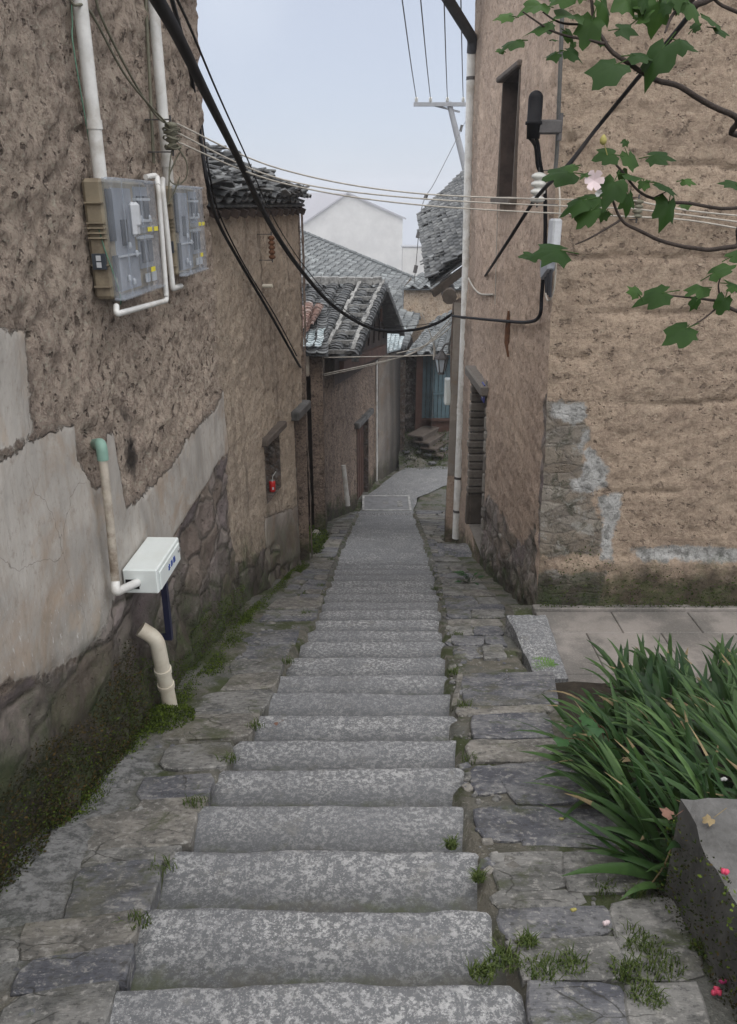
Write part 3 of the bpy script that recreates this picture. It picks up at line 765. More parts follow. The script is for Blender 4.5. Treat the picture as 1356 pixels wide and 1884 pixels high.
build_ground(); build_steps(); build_flags(); build_landing()

# ================================================================== left: big rammed-earth house
LW = Wall((-1.36 + .0375 * .5, .5), (-1.135, 6.0), 1)
house = empty('earth_house', (-3.0, 3.0, gz(3)), 'tall rough grey-brown rammed earth house carrying the two meter boxes', 'house', 'earth houses along the lane')
def left_attrs(S, Z, H):
    pa = LW.poly([(-260, 560), (0, 600), (45, 602), (50, 680), (60, 770), (66, 800), (0, 836), (-260, 900)])
    pb = LW.poly([(-300, 905), (0, 838), (66, 797), (100, 782), (135, 776), (139, 842), (166, 895), (181, 888), (190, 790), (206, 792), (226, 930), (262, 906), (300, 862), (322, 832), (345, 796), (392, 752), (418, 690),
                  (428, 825), (396, 852), (370, 905), (332, 960), (305, 1002), (232, 1050), (215, 1140), (175, 1190), (80, 1250), (0, 1260), (-300, 1400)])
    pl = union(sdf_poly(S, Z, pa), sdf_poly(S, Z, pb))
    st = sdf_poly(S, Z, LW.poly([(160, 1190), (222, 1060), (310, 1000), (335, 958), (372, 903), (400, 850), (440, 815), (470, 1300), (330, 1400), (-300, 1900), (-300, 1420), (20, 1270)]))
    so = union(sdf_poly(S, Z, LW.poly([(222, 752), (240, 750), (243, 782), (224, 785)])), sdf_poly(S, Z, LW.poly([(228, 800), (250, 795), (255, 850), (248, 890), (234, 865)])))
    lime = np.clip(1 - np.abs(H - .75) / .4, 0, 1) * np.clip((3.3 - S) / .6, 0, 1)
    return {'plaster': pl, 'stone': st, 'soot': np.clip(so, -.12, .2), 'lime': lime, 'wet': np.zeros(S.shape), 'cement': np.full(S.shape, -.5)}
def none_attrs(**kw):
    def f(S, Z, H):
        d = {'plaster': np.full(S.shape, -.5), 'stone': np.full(S.shape, -.5), 'soot': np.full(S.shape, -.5), 'lime': np.zeros(S.shape), 'wet': np.zeros(S.shape), 'cement': np.full(S.shape, -.5), 'cell': np.zeros(S.shape), 'joint': np.zeros(S.shape)}
        for k, fn in kw.items(): d[k] = fn(S, Z, H)
        return d
    return f
LW.build('wall', M['earth_left'], house, -2.1, 3.0, .024, earth_disp(1.75, True, (), .05, .075, .95), left_attrs)
mb = MB(); quadwall(mb, (-1.16, 6.0), (-5, 6.0), -2.3, 3.0); quadwall(mb, (-1.36, .5), (-1.5, -4), -1, 3.0); quadwall(mb, (-5, 6), (-5, -4), -2.3, 3)
mb.build('wall', M['earth_left'], house)
mb = MB(); tile_roof(mb, (-1.06, 6.16, 2.93), (-1.27, -4, 2.93), (-4.2, -4, 4.3), (-4.0, 6.16, 4.3), .24, .16, tints=(0, .8))
mb.build('roof', M['tile'], house)
# ---- second house on the left with the niche
BW = Wall((-1.22, 6.02), (-.76, 8.9), 1)
house2 = empty('earth_house', (-2.4, 7.5, gz(7.5)), 'pale streaked earth house with a small niche holding a red can', 'house', 'earth houses along the lane')
n1 = BW.sz(486, 830); n2 = BW.sz(511, 785); n3 = BW.sz(495, 921)
niche = (n1[0], n2[0], n3[1], (n1[1] + n2[1]) / 2 + .02)
dd1 = BW.sz(541, 770)
door2 = (dd1[0], BW.L + .5, -3.5, dd1[1])
BW.holes = [niche, door2]
def b_attrs(S, Z, H):
    d = none_attrs()(S, Z, H)
    d['stone'] = .45 - H - .3 * (S > 1.6)
    d['wet'] = np.clip(.7 - S / .38, 0, .55) * (.6 + .4 * np.sin(Z * 5)) + np.clip((Z - 1.4) / .5, 0, .3)  # darker beside the first edge and towards the top
    d['plaster'] = np.clip(.9 - H, -.3, .3) * (S > 1.2) - .12
    return d
BW.build('wall', M['earth_pale'], house2, -3.2, 1.63, .028, earth_disp(1.0, True, (), .05, .06, .7), b_attrs)
recess('niche', BW, niche, .26, M['earth_far'], house2, backmat=M['earth_dark'])
recess('doorway', BW, (door2[0], BW.L, -3.2, door2[3]), .45, M['earth_far'], house2, sides='LTK', backmat=M['wood_dark'])
mb = MB(); zt = niche[3]
c = BW.P((niche[0] + niche[1]) / 2, zt + .035, .02); mb.box(c, (niche[1] - niche[0] + .22, .10, .07), M=Matrix(((BW.d.x, BW.n.x, 0), (BW.d.y, BW.n.y, 0), (0, 0, 1))), bev=.01)
mb.build('lintel', M['wood_step'], house2)
mb = MB(); c = BW.P((door2[0] + BW.L) / 2 - .02, door2[3] + .05, .015); mb.box(c, (BW.L - door2[0] + .2, .14, .10), M=Matrix(((BW.d.x, BW.n.x, 0), (BW.d.y, BW.n.y, 0), (0, 0, 1))), bev=.012)
mb.build('lintel', M['concrete'], house2)
mb = MB(); a = BW.P(BW.L, 0); e0 = (-1.22 - .6, 9.02)
PW = Wall((-1.6, 9.0), (-.735, 9.0), 1)
PW.build('wall', M['earth_far'], house2, -3.4, 1.6, .06, earth_disp(.8, True), none_attrs())
PW2 = Wall((-.735, 9.0), (-.735, 9.3), 1)
PW2.build('wall', M['earth_far'], house2, -3.4, 1.6, .06, earth_disp(.6, True), none_attrs())
mb = MB(); quadwall(mb, (-.9, 9.3), (-5, 9.3), -3.4, 1.6); quadwall(mb, (-5, 9.3), (-5, 6), -3.4, 1.6)
mb.build('wall', M['earth_far'], house2)
mb = MB()
A = Vector((-1.10, 6.05, 1.62)); B = Vector((-.66, 8.97, 1.62)); C = B + Vector((-2.2, .35, 1.0)); D = A + Vector((-2.2, .35, 1.0))
tile_roof(mb, A, B, C, D, .20, .12, tints=(0, .95), jit=.028, miss=.04, lip=.026)
rr = random.Random(5)
for _ in range(150):                       # slipped and piled loose tiles along the eave and verge
    u, v = rr.random(), rr.random() ** 1.6 * .8
    p = (A.lerp(B, u)).lerp(D.lerp(C, u), v) + Vector((0, 0, .05 + rr.random() * .07))
    m = Matrix.Rotation(rr.uniform(-.5, .5), 3, 'Z') @ Matrix.Rotation(rr.uniform(-.3, .1), 3, 'Y') @ Matrix.Rotation(rr.uniform(-.25, .25), 3, 'X')
    mb.box(p, (rr.uniform(.15, .24), rr.uniform(.14, .22), .016), M=m, tint=rr.random())
for _ in range(9):
    u = rr.random(); p = A.lerp(B, u).lerp(D.lerp(C, u), rr.uniform(.3, .5)) + Vector((0, 0, .14))
    mb.box(p, (rr.uniform(.10, .2), rr.uniform(.12, .22), rr.uniform(.05, .10)), M=rotz(rr.uniform(0, 3)), tint=rr.uniform(.3, .9), bev=.02)
mb.build('roof', M['tile'], house2)
mb = MB(); 
for u in np.linspace(.03, .97, 13):
    p = A.lerp(B, u) + Vector((0, 0, -.10)); beam(mb, p, p + Vector((-.9, .14, .40)), .06, .06)
mb.build('rafters', M['wood_dark'], house2)
# ---- rusty spike row / wall crevice between the houses is real depth: the second wall stands back 8 cm

# ================================================================== left: gateway pier with its little roof
gate = empty('gate_house', (-1.4, 12.2, gz(12.2)), 'narrow dark earth gate house with patched red and pale tile roof', 'house', 'earth houses along the lane')
GW = Wall((-2.6, 11.25), (-.66, 11.25), 1)
ga, gb = GW.sz(556, 800)[0], GW.sz(574, 800)[0]
GW.holes = [(ga, gb, -4.2, GW.sz(565, 690)[1])]
GW.build('wall', M['earth_far'], gate, -3.7, -.34, .05, earth_disp(1.2, True), none_attrs(wet=lambda S, Z, H: np.clip((Z + .75) * 2, 0, .8)))  # darker towards the top
recess('doorway', GW, (ga, gb, -3.7, GW.holes[0][3]), .5, M['earth_dark'], gate, sides='LRTK', backmat=M['wood_dark'])
GW2 = Wall((-.66, 11.25), (-.76, 13.3), 1)
GW2.build('wall', M['earth_far'], gate, -4.2, -.34, .06, earth_disp(1.4, True), none_attrs(wet=lambda S, Z, H: np.clip(.5 - S, 0, .4)))  # darker near the front corner
A = at(540, 648, 11.0); B = at(604, 650, 11.0); C = at(604, 566, 13.0); D = at(536, 566, 13.0)
mb = MB(); tile_roof(mb, A, B, C, D, .21, .12, tints=(.1, .9), jit=.02, cover=False); 
mb.build('roof', M['tile'], gate)
mb = MB(); tile_roof(mb, at(546, 642, 11.1) + Vector((0, 0, .03)), at(594, 640, 11.1) + Vector((0, 0, .03)), at(600, 606, 12.0) + Vector((0, 0, .03)), at(556, 610, 12.0) + Vector((0, 0, .03)), .13, .10, cover=False, deck=False, seg=2, jit=.02)
mb.build('tile_patch', M['tile_pale'], gate, label='pale blue-grey flat tiles near the eave')
mb = MB(); tile_roof(mb, at(545, 628, 11.4) + Vector((0, 0, .06)), at(572, 612, 11.8) + Vector((0, 0, .06)), at(588, 572, 12.9) + Vector((0, 0, .06)), at(550, 566, 12.9) + Vector((0, 0, .06)), .20, .085, cover=True, deck=False, jit=.012)
mb.build('tile_patch', M['tile_red'], gate, label='stacked red tiles with white edges')
mb = MB(); p = at(563, 672, 11.15); mb.box(p, (.09, .12, .30), bev=.01); mb.build('bracket', M['pvc_old'], gate)

# ================================================================== left: house with the tiled gable and brown doorway
gab = empty('gable_house', (-1.2, 15.3, gz(15.3)), 'earth house with red-boarded gable, white ridge line and brown doorway', 'house', 'earth houses along the lane')
DW = Wall((-.75, 13.25), (.2, 17.4), 1)
dh = (DW.sz(656, 800)[0], DW.sz(677, 800)[0], -5.2, (DW.sz(656, 786)[1] + DW.sz(676, 764)[1]) / 2)
DW.holes = [dh]
DW.build('wall', M['earth_far'], gab, -4.7, -.75, .055, earth_disp(1.4, True), none_attrs(wet=lambda S, Z, H: np.clip(.35 - H, 0, .4) + np.clip((Z + 1.35) * 1.2, 0, .35)))  # darker at the foot and in the upper part
recess('doorway', DW, (dh[0], dh[1], -4.6, dh[3]), .14, M['earth_far'], gab, sides='LRT')
mb = MB(); c = DW.P((dh[0] + dh[1]) / 2, (dh[3] - 4.5) / 2, -.12); RM = Matrix(((DW.d.x, DW.n.x, 0), (DW.d.y, DW.n.y, 0), (0, 0, 1)))
mb.box(c, (dh[1] - dh[0], .04, dh[3] + 4.5), M=RM)
for k in range(5): mb.box(c + Vector((DW.d.x, DW.d.y, 0)) * ((k - 2) * .2) + Vector((DW.n.x, DW.n.y, 0)) * .022, (.17, .012, dh[3] + 4.5), M=RM)
mb.build('door', M['wood_red'], gab)
mb = MB(); c = DW.P((dh[0] + dh[1]) / 2, dh[3] + .06, .02); mb.box(c, (dh[1] - dh[0] + .3, .16, .12), M=RM, bev=.02)
mb.build('lintel', M['concrete'], gab)
apx = at(703, 527, 15.3); eN = at(647, 655, 12.95); eF = at(736, 610, 17.7)
rl = Vector((apx.x - 4.2, apx.y + .4, apx.z)); eNl = Vector((eN.x - 4.2, eN.y + .4, eN.z)); eFl = Vector((eF.x - 4.2, eF.y + .4, eF.z))
mb = MB(); tile_roof(mb, eNl, eN, apx, rl, .30, .085, r=.115, tints=(0, .8), jit=.012, lip=.022)
tile_roof(mb, eF, eFl, rl, apx, .30, .12, r=.11, tints=(0, .8))
rf = mb.build('roof', M['tile'], gab)
mb = MB(); up = Vector((0, 0, .10))
rr = random.Random(8)
for k in range(26):                       # ridge of mortared tiles
    p = rl.lerp(apx, k / 26) + up; q = rl.lerp(apx, (k + .96) / 26) + up; beam(mb, p, q + Vector((0, 0, rr.uniform(-.015, .015))), .22, rr.uniform(.10, .14))
mb.build('ridge', M['lime_old'], gab)
mb = MB()
for k in range(16):                       # verge: two mortar lines with dark tile panels
    t0, t1 = k / 16, (k + 1) / 16
    for off in (.0, -.42):
        j = rr.uniform(-.015, .02)
        beam(mb, eN.lerp(apx, t0) + Vector((off + j, 0, .09)), eN.lerp(apx, t1) + Vector((off + j, 0, .09)), rr.uniform(.045, .085), .07)
    if k % 2 == 0: beam(mb, eN.lerp(apx, t0) + Vector((-.42, 0, .07)), eN.lerp(apx, t0) + Vector((0, 0, .07)), .06, .06)
mb.build('verge', M['lime_old'], gab)
mb = MB()
for k in range(22):
    for (a, b) in ((eN, apx), (eF, apx)):
        p = a.lerp(b, (k + .3) / 22) + Vector((.05, 0, -.03)); mb.box(p, (.12, .10, .13), M=Matrix.Rotation(.35 if a is eN else -.5, 3, 'X'), tint=rr.random() * .7)
mb.build('verge_tiles', M['tile'], gab)
mb = MB(); ins = Vector((-.28, .03, 0)); a, b, c = eN + ins, eF + ins, apx + ins
wl = lambda q, z: Vector((q.x, q.y, z))
mb.add([a + Vector((0, 0, -.06)), b + Vector((0, 0, -.06)), c + Vector((0, 0, -.06)), a + Vector((0, 0, -.5)), b + Vector((0, 0, -.5))], [(0, 1, 2), (0, 1, 4, 3)])
for k in range(9):
    t = k / 9; p = a.lerp(b, t); h = min(t / .5, (1 - t) / .46) if t > 0 else 0
    top = a.lerp(c, t / .5) if t < .5 else c.lerp(b, (t - .5) / .5)
    beam(mb, p + Vector((.02, 0, -.1)), top + Vector((.02, 0, -.1)), .03, .03)
mb.build('gable_boards', M['wood_dark'], gab)
mb = MB(); p = at(713, 577, 15.75); mb.box(p + Vector((-.13, 0, 0)), (.05, .55, .24), bev=.01); mb.build('gable_plank', M['wood_red'], gab)
mb = MB(); beam(mb, a + Vector((.1, .3, -.25)), a.lerp(b, .8) + Vector((.1, 0, -.30)), .08, .20); mb.build('tie_beam', M['wood_red'], gab)
# plastered alcove wall under the near eave
mb = MB(); quadwall(mb, (-.78, 13.25), (-4, 13.25), -4.2, -.7); quadwall(mb, (.2, 17.4), (-4, 17.9), -4.9, -1.5); quadwall(mb, (-4.6, 13.25), (-4.6, 17.9), -4.9, -.7)
mb.build('wall', M['earth_far'], gab)

# ================================================================== left: house with the long grey roof
lng = empty('long_roof_house', (-1.5, 26, gz(20)), 'dark stained house with a broad grey tiled roof sloping towards the lane', 'house', 'earth houses along the lane')
EW = Wall((.2, 17.45), (.66, 18.5), 1)
EW.build('wall', M['earth_far'], lng, -5.0, -1.6, .07, earth_disp(.7, False), none_attrs(wet=lambda S, Z, H: np.clip(.2 + S * .75, 0, .93) * np.clip(1.3 - np.abs(np.sin(S * 9 + Z * .3)) * .5, 0, 1), plaster=lambda S, Z, H: np.full(S.shape, .2)))  # darker along its length, in uneven bands
EW2 = Wall((.66, 18.5), (1.05, 20.4), 1)
EW2.build('wall', M['earth_dark'], lng, -5.2, -1.6, .08, earth_disp(.8, False), none_attrs(wet=lambda S, Z, H: np.clip(.75 + S * .5, 0, .95)))  # near-black throughout, most at the far end
nE = at(742, 645, 19.2); fE = at(796, 533, 29.0); tL = at(545, 428, 34.0); nL = nE + (tL - fE)
tA = at(692, 652, 17.5)
mb = MB(); tile_roof(mb, fE, nE, nL, tL, .36, .26, r=.15, tints=(0, .95), seg=3, jit=.015, lip=.05)
mb.build('roof', M['tile_far'], lng)
mb = MB(); rr = random.Random(4)
for k in range(60):
    beam(mb, fE.lerp(tL, k / 60) + Vector((0, 0, .12)), fE.lerp(tL, (k + .97) / 60) + Vector((0, 0, .12 + rr.uniform(-.02, .02))), .2, .12)
mb.build('verge', M['tile_far'], lng)
A = at(690, 652, 17.3); B = at(738, 640, 18.3); C = at(748, 604, 19.6); D = at(694, 602, 19.2)
mb = MB(); tile_roof(mb, A, B, C, D, .17, .15, cover=False, seg=2, jit=.02, tints=(0, 1)); mb.build('tile_patch', M['tile_pale'], lng, label='pale tiles on the low front roof')
mb = MB(); quadwall(mb, (1.6, 19.4), (2.6, 29), -5.5, -1.6); quadwall(mb, (2.3, 29), (-6, 33), -6, -1.4)
quadwall(mb, (.9, 19.0), (-6, 22), -5.5, -1.9)
mb.build('wall', M['earth_far'], lng)
# ================================================================== right: tall rammed-earth house
def at_z(px, py, z):
    d = ray(px, py); return CAM + d * ((z - CAM.z) / d.z)
class LeanWall(Wall):
    def __init__(s, p0, p1, side, lean): super().__init__(p0, p1, side); s.lean = lean
    def P(s, a, z, off=0.0):
        q = super().P(a, z, off); q.x += s.lean(a, z); return q
    def sz(s, px, py, off=0.0):
        z = 0.0; ox, oy = s.n * off
        for _ in range(6):
            a0 = (s.p0.x + ox + s.lean(0, z), s.p0.y + oy); a1 = (s.p1.x + ox + s.lean(s.L, z), s.p1.y + oy)
            q = on_wall(px, py, a0, a1); z = q.z
        return ((Vector((q.x, q.y)) - Vector(a0)).dot(s.d), q.z)
TZ = -1.5
def cnr(z): return noise.noise(Vector((3.1, 0, z * 2.3))) * .022 + noise.noise(Vector((3.1, 7, z * 8))) * .012
RF = LeanWall((1.40, 5.8), (5.4, 5.8), 1, lambda a, z: -.038 * (z + 1.5) * max(0, 1 - a / 2.5) + cnr(z) * max(0, 1 - abs(a) / .5))
RS = LeanWall((1.40, 5.8), (1.27, 10.55), -1, lambda a, z: -(z + 1.5) * (.038 - .030 * min(1, max(0, a / 4.7))) + cnr(z) * max(0, 1 - abs(a) / .5))
rh = empty('earth_house', (3.2, 8.2, TZ), 'tall warm brown rammed earth house with layered wall, slit window and narrow doorway', 'house', 'earth houses along the lane')
w1 = RS.sz(957, 128); w2 = RS.sz(920, 360); w3 = RS.sz(921, 156)
win = (w1[0], w2[0], RS.sz(936, 362)[1], (w1[1] + w3[1]) / 2)
d1 = RS.sz(892, 850)[0]; d2 = RS.sz(868, 850)[0]
rdoor = (d1, d2, RS.sz(880, 1004)[1], (RS.sz(893, 714)[1] + RS.sz(866, 686)[1]) / 2)
RS.holes = [win, rdoor]
LAY = [RF.sz(1200, q)[1] for q in (120, 302, 470, 575, 662, 742, 905)]
def f_attrs(S, Z, H):
    d = none_attrs()(S, Z, H)
    d['stone'] = union(sdf_poly(S, Z, RF.poly([(960, 735), (1078, 736), (1083, 800), (1078, 850), (1100, 885), (1090, 930), (1112, 960), (1112, 1022), (940, 1022)])), sdf_poly(S, Z, RF.poly([(940, 1050), (1110, 1050), (1100, 1130), (940, 1130)])))
    d['cement'] = union(sdf_poly(S, Z, RF.poly([(1070, 828), (1084, 822), (1118, 862), (1114, 892), (1092, 908), (1072, 880), (1076, 840)])), sdf_poly(S, Z, RF.poly([(1098, 918), (1142, 904), (1138, 950), (1128, 980), (1127, 1028), (1104, 1028), (1108, 960)])),
                        sdf_poly(S, Z, RF.poly([(1160, 1014), (1250, 1006), (1380, 1008), (1380, 1030), (1180, 1030)])), sdf_poly(S, Z, RF.poly([(1060, 830), (1080, 820), (1085, 790), (1070, 790)])) - .01, sdf_poly(S, Z, RF.poly([(1012, 738), (1078, 738), (1082, 775), (1050, 785), (1012, 768)])) - .015, sdf_poly(S, Z, RF.poly([(1040, 880), (1090, 870), (1095, 915), (1050, 905)])) - .02)
    d['cement'] = d['cement'] + .018
    d['plaster'] = np.full(S.shape, -.5)
    return d
def rf_disp(w, S, Z, H, at_):
    D, ex = earth_disp(.95, True, LAY, .03, 0, sscale=(3.2, 7.5))(w, S, Z, H, at_)
    D = D * np.clip(S / .07, 0, 1)
    D = D + .05 * np.clip((-1.06 - Z) / .05, 0, 1) * np.clip(S / .3, 0, 1)          # the plinth stands a little proud
    return D, ex
RF.build('wall', M['earth_warm'], rh, -1.75, 3.6, .025, rf_disp, f_attrs, ground=lambda y: TZ)
def s_attrs(S, Z, H):
    d = none_attrs()(S, Z, H)
    d['stone'] = union(sdf_poly(S, Z, RS.poly([(884, 940), (900, 905), (925, 945), (955, 1000), (985, 960), (1000, 1250), (870, 1250)])), .10 - S - np.clip(np.abs(Z + .35) - .55, 0, 9))
    d['wet'] = np.clip((S - 3.9) / .7, 0, .35)  # slightly darker at the far end
    return d
def rs_disp(w, S, Z, H, at_):
    D, ex = earth_disp(.85, True, (), .05, 0)(w, S, Z, H, at_)
    return D * np.clip(S / .07, 0, 1) * np.clip((w.L - S) / .1, .3, 1), ex
RS.build('wall', M['earth_side'], rh, -3.3, 4.02, .028, rs_disp, s_attrs)
recess('window', RS, win, .30, M['wood_dark'], rh, sides='LRTBK', backmat=M['wood_dark'])
RSM = Matrix(((RS.d.x, RS.n.x, 0), (RS.d.y, RS.n.y, 0), (0, 0, 1)))
mb = MB()
zt = win[3]; mb.box(RS.P((win[0] + win[1]) / 2, zt + .03, .02), (win[1] - win[0] + .14, .07, .05), M=RSM, bev=.012)
mb.box(RS.P((win[0] + win[1]) / 2, win[2] - .03, .02), (win[1] - win[0] + .1, .12, .06), M=RSM, bev=.012)
for s_ in (win[0] - .012, win[1] + .012): mb.box(RS.P(s_, (win[2] + win[3]) / 2, .004), (.022, .04, win[3] - win[2]), M=RSM)
mb.build('window_frame', M['wood_step'], rh)
mb = MB()
for s_ in np.linspace(win[0] + .05, win[1] - .05, 3): mb.box(RS.P(s_, (win[2] + win[3]) / 2, -.2), (.10, .02, win[3] - win[2] - .02), M=RSM)
mb.build('shutter', M['wood_dark'], rh)
recess('doorway', RS, rdoor, .5, M['stone_quoin'], rh, sides='LTBK', backmat=M['wood_dark'])
mb = MB(); rr = random.Random(9)
z = rdoor[2] + .42; zs = rdoor[2]
while z < rdoor[3] - .02:                    # bricks of the far jamb
    hgt = rr.uniform(.07, .12)
    mb.box(RS.P(rdoor[1] + .04, z + hgt / 2, -.2 + rr.uniform(-.012, .012)), (.10, .5, hgt - .012), M=RSM, tint=rr.random(), bev=.012); z += hgt
mb.build('brick_jamb', M['brick'], rh)
mb = MB(); mb.box(RS.P(rdoor[1] + .05, zs + .20, -.2), (.08, .5, .42), M=RSM, bev=.015); mb.build('door_post', M['wood_step'], rh)
mb = MB(); z = zs
while z < rdoor[3]:
    for s_ in (rdoor[0] - .05, ):
        hgt = rr.uniform(.10, .24); mb.box(RS.P(s_ + rr.uniform(-.015, .015), z + hgt / 2, .0), (rr.uniform(.08, .13), .05, hgt - .012), M=RSM, tint=rr.random(), bev=.018)
    z += hgt
mb.build('door_jamb', M['stone_quoin'], rh)
mb = MB(); mb.box(RS.P((rdoor[0] + rdoor[1]) / 2, rdoor[3] + .05, .03), (rdoor[1] - rdoor[0] + .28, .14, .11), M=RSM, bev=.015); mb.build('lintel', M['stone_quoin'], rh)
mb = MB(); quadwall(mb, (1.30, 10.55), (5.4, 10.55), -3.3, 4.0); quadwall(mb, (5.4, 5.8), (5.4, 10.55), -3.3, 4.0)
mb.add([(1.22, 5.85, 3.55), (5.4, 5.85, 3.55), (5.4, 5.85, 4.02), (3.3, 5.85, 4.8), (1.2, 5.85, 4.0)], [(0, 1, 2, 3, 4)])
mb.build('wall', M['earth_side'], rh)
mb = MB(); tile_roof(mb, (.98, 10.9, 4.05), (.98, 5.3, 4.05), (3.3, 5.3, 4.9), (3.3, 10.9, 4.9), .26, .2, seg=3); tile_roof(mb, (5.7, 5.3, 4.05), (5.7, 10.9, 4.05), (3.3, 10.9, 4.9), (3.3, 5.3, 4.9), .26, .2, seg=3)
mb.build('roof', M['tile'], rh)
# vertical crevice with a rusty stain in the side wall
mb = MB(); p = [RS.px(938 + q[0], q[1], .004) for q in ((-2, 572), (-3, 600), (-4, 630), (-3, 657))]
mb.tube(p, [.010, .03, .034, .008], 6); mb.build('rusty_hook', M['rust'], rh)

# ================================================================== right: next house with lantern
nh = empty('earth_house', (2.2, 12.4, gz(12.4)), 'earth house beyond the white downpipe with a sagging grey tile roof over the lane', 'house', 'earth houses along the lane')
NF = Wall((1.12, 10.62), (3.0, 10.62), 1); NS = Wall((1.12, 10.62), (1.95, 13.6), -1)
NF.build('wall', M['earth_side'], nh, -4.2, .40, .06, earth_disp(.5, False), none_attrs(plaster=lambda S, Z, H: np.full(S.shape, .1) - (H < 1.0)))
NS.build('wall', M['earth_far'], nh, -4.6, .40, .06, earth_disp(.8, False), none_attrs())
mb = MB(); quadwall(mb, (1.95, 13.6), (3.5, 13.6), -4.6, .5); mb.build('wall', M['earth_far'], nh)
A = at(790, 522, 10.8); B = at(772, 402, 15.8); C = at(858, 318, 17.2); D = at(905, 440, 11.2)
mb = MB(); tile_roof(mb, A, B, C, D, .24, .13, tints=(0, .85), jit=.02, lip=.03)
for k in range(26):
    u = rr.random(); v = rr.random() ** 1.5 * .5
    p = A.lerp(B, u).lerp(D.lerp(C, u), v) + Vector((0, 0, .08)); mb.box(p, (.2, .18, .016), M=rotz(rr.uniform(-.6, .6)) @ Matrix.Rotation(-.35, 3, 'Y') @ Matrix.Rotation(rr.uniform(-.2, .2), 3, 'X'), tint=rr.random())
mb.build('roof', M['tile'], nh)
mb = MB(); beam(mb, A + Vector((.05, .03, -.13)), D + Vector((0, .03, -.13)), .05, .10); mb.build('barge_board', M['wood_step'], nh)
mb = MB(); p = at(827, 546, 10.7); q = Vector((p.x + .15, 13.0, p.z + .05)); mb.tube([p, p.lerp(q, .3), q], .10, 10); mb.build('purlin', M['wood_step'], nh)

# ================================================================== end of the lane: blue-boarded house
bh = empty('blue_door_house', (2.0, 20.6, -4.5), 'old house with weathered blue boards at the end of the lane', 'house', 'earth houses along the lane')
FY = 19.8
def fy(px, py): return at(px, py, FY)
l = fy(766, 660); r_ = fy(860, 660); zt = fy(800, 648).z; zb = fy(800, 770).z
mb = MB(); n = 11; x0, x1 = fy(777, 700).x, r_.x
for k in range(n):
    a = x0 + (x1 - x0) * k / n; b = x0 + (x1 - x0) * (k + 1) / n
    mb.box(((a + b) / 2, FY + rr.uniform(-.008, .008), (zt + zb) / 2), (b - a - .012, .04, zt - zb))
for z in (fy(800, 724).z,): mb.box(((x0 + x1) / 2 + .1, FY - .03, z), (x1 - x0 - .3, .03, .05))
mb.build('boards', M['wood_blue'], bh)
mb = MB(); mb.box(((l.x + x0) / 2, FY - .03, (zt - 4.9) / 2), (x0 - l.x, .16, zt + 4.9)); mb.build('post', M['wood_red'], bh)
mb = MB(); mb.box(((x0 + x1) / 2, FY - .02, zb - .22), (x1 - x0, .10, .42)); mb.box(((x0 + x1) / 2, FY - .06, zb - .01), (x1 - x0, .2, .05)); mb.build('sill', M['wood_red'], bh)
mb = MB(); quadwall(mb, (l.x - .7, FY + .1), (4.5, FY + .1), -5.5, zt + .1); quadwall(mb, (4.5, FY), (4.5, FY + 4), -5.5, zt); quadwall(mb, (l.x, FY + .1), (l.x, FY + 4), -5.5, zt)
mb.build('wall', M['earth_dark'], bh)
A = at(742, 652, 19.3); B = at(850, 650, 19.3); C = at(850, 566, 21.8); D = at(796, 590, 21.8)
mb = MB(); tile_roof(mb, A, B, C, D, .24, .14, tints=(.1, .95), jit=.02, seg=3); mb.build('roof', M['tile_far'], bh)
ws = empty('wooden_steps', (fy(800, 840).x, FY - .7, -4.5), 'flight of worn wooden steps below the blue boards', 'steps')
for k in range(6):
    px_, py_ = 779 + k * 11.5, 794 + k * 11.5
    p = at(px_, py_, FY - .55 - k * .05); mb = MB()
    mb.box(p, (.42, 1.0, .05), M=rotz(-.5), bev=.008); mb.box(p + Vector((.17, -.05, -.10)), (.03, .9, .16), M=rotz(-.5))
    mb.build('tread', M['wood_step'], ws)
mb = MB(); beam(mb, at(774, 812, FY - .3), at(835, 868, FY - .6), .08, .22); mb.build('stringer', M['wood_dark'], ws)
# overgrown rubble bank
mb = MB(); nx, ny = 40, 22; va = []
for j in range(ny):
    for i in range(nx):
        x = .75 + 2.6 * i / (nx - 1); y = 18.2 + 1.6 * j / (ny - 1)
        p = Vector((x, y, 0)); t = j / (ny - 1)
        mb.v.append((x, y, -4.47 + .62 * t ** .8 + F(p, 2.2, 1, 4) * .13 - .05)); va.append(0)
for j in range(ny - 1):
    for i in range(nx - 1): mb.f.append([j * nx + i, j * nx + i + 1, (j + 1) * nx + i + 1, (j + 1) * nx + i]); mb.t.append(0); mb.m.append(0); mb.sm.append(True)
for k in range(20):
    p = Vector((rr.uniform(.9, 3), rr.uniform(18.1, 19.5), 0)); t = (p.y - 18.2) / 1.6
    mb.box((p.x, p.y, -4.45 + .6 * max(t, 0) ** .8), (rr.uniform(.1, .26), rr.uniform(.08, .18), rr.uniform(.04, .08)), M=rotz(rr.uniform(-.6, .6)) @ Matrix.Rotation(rr.uniform(-.2, .2), 3, 'X'), tint=rr.random(), mi=1, bev=.015)
mb.build('rubble', [M['mortar'], M['flag']], kind='stuff')

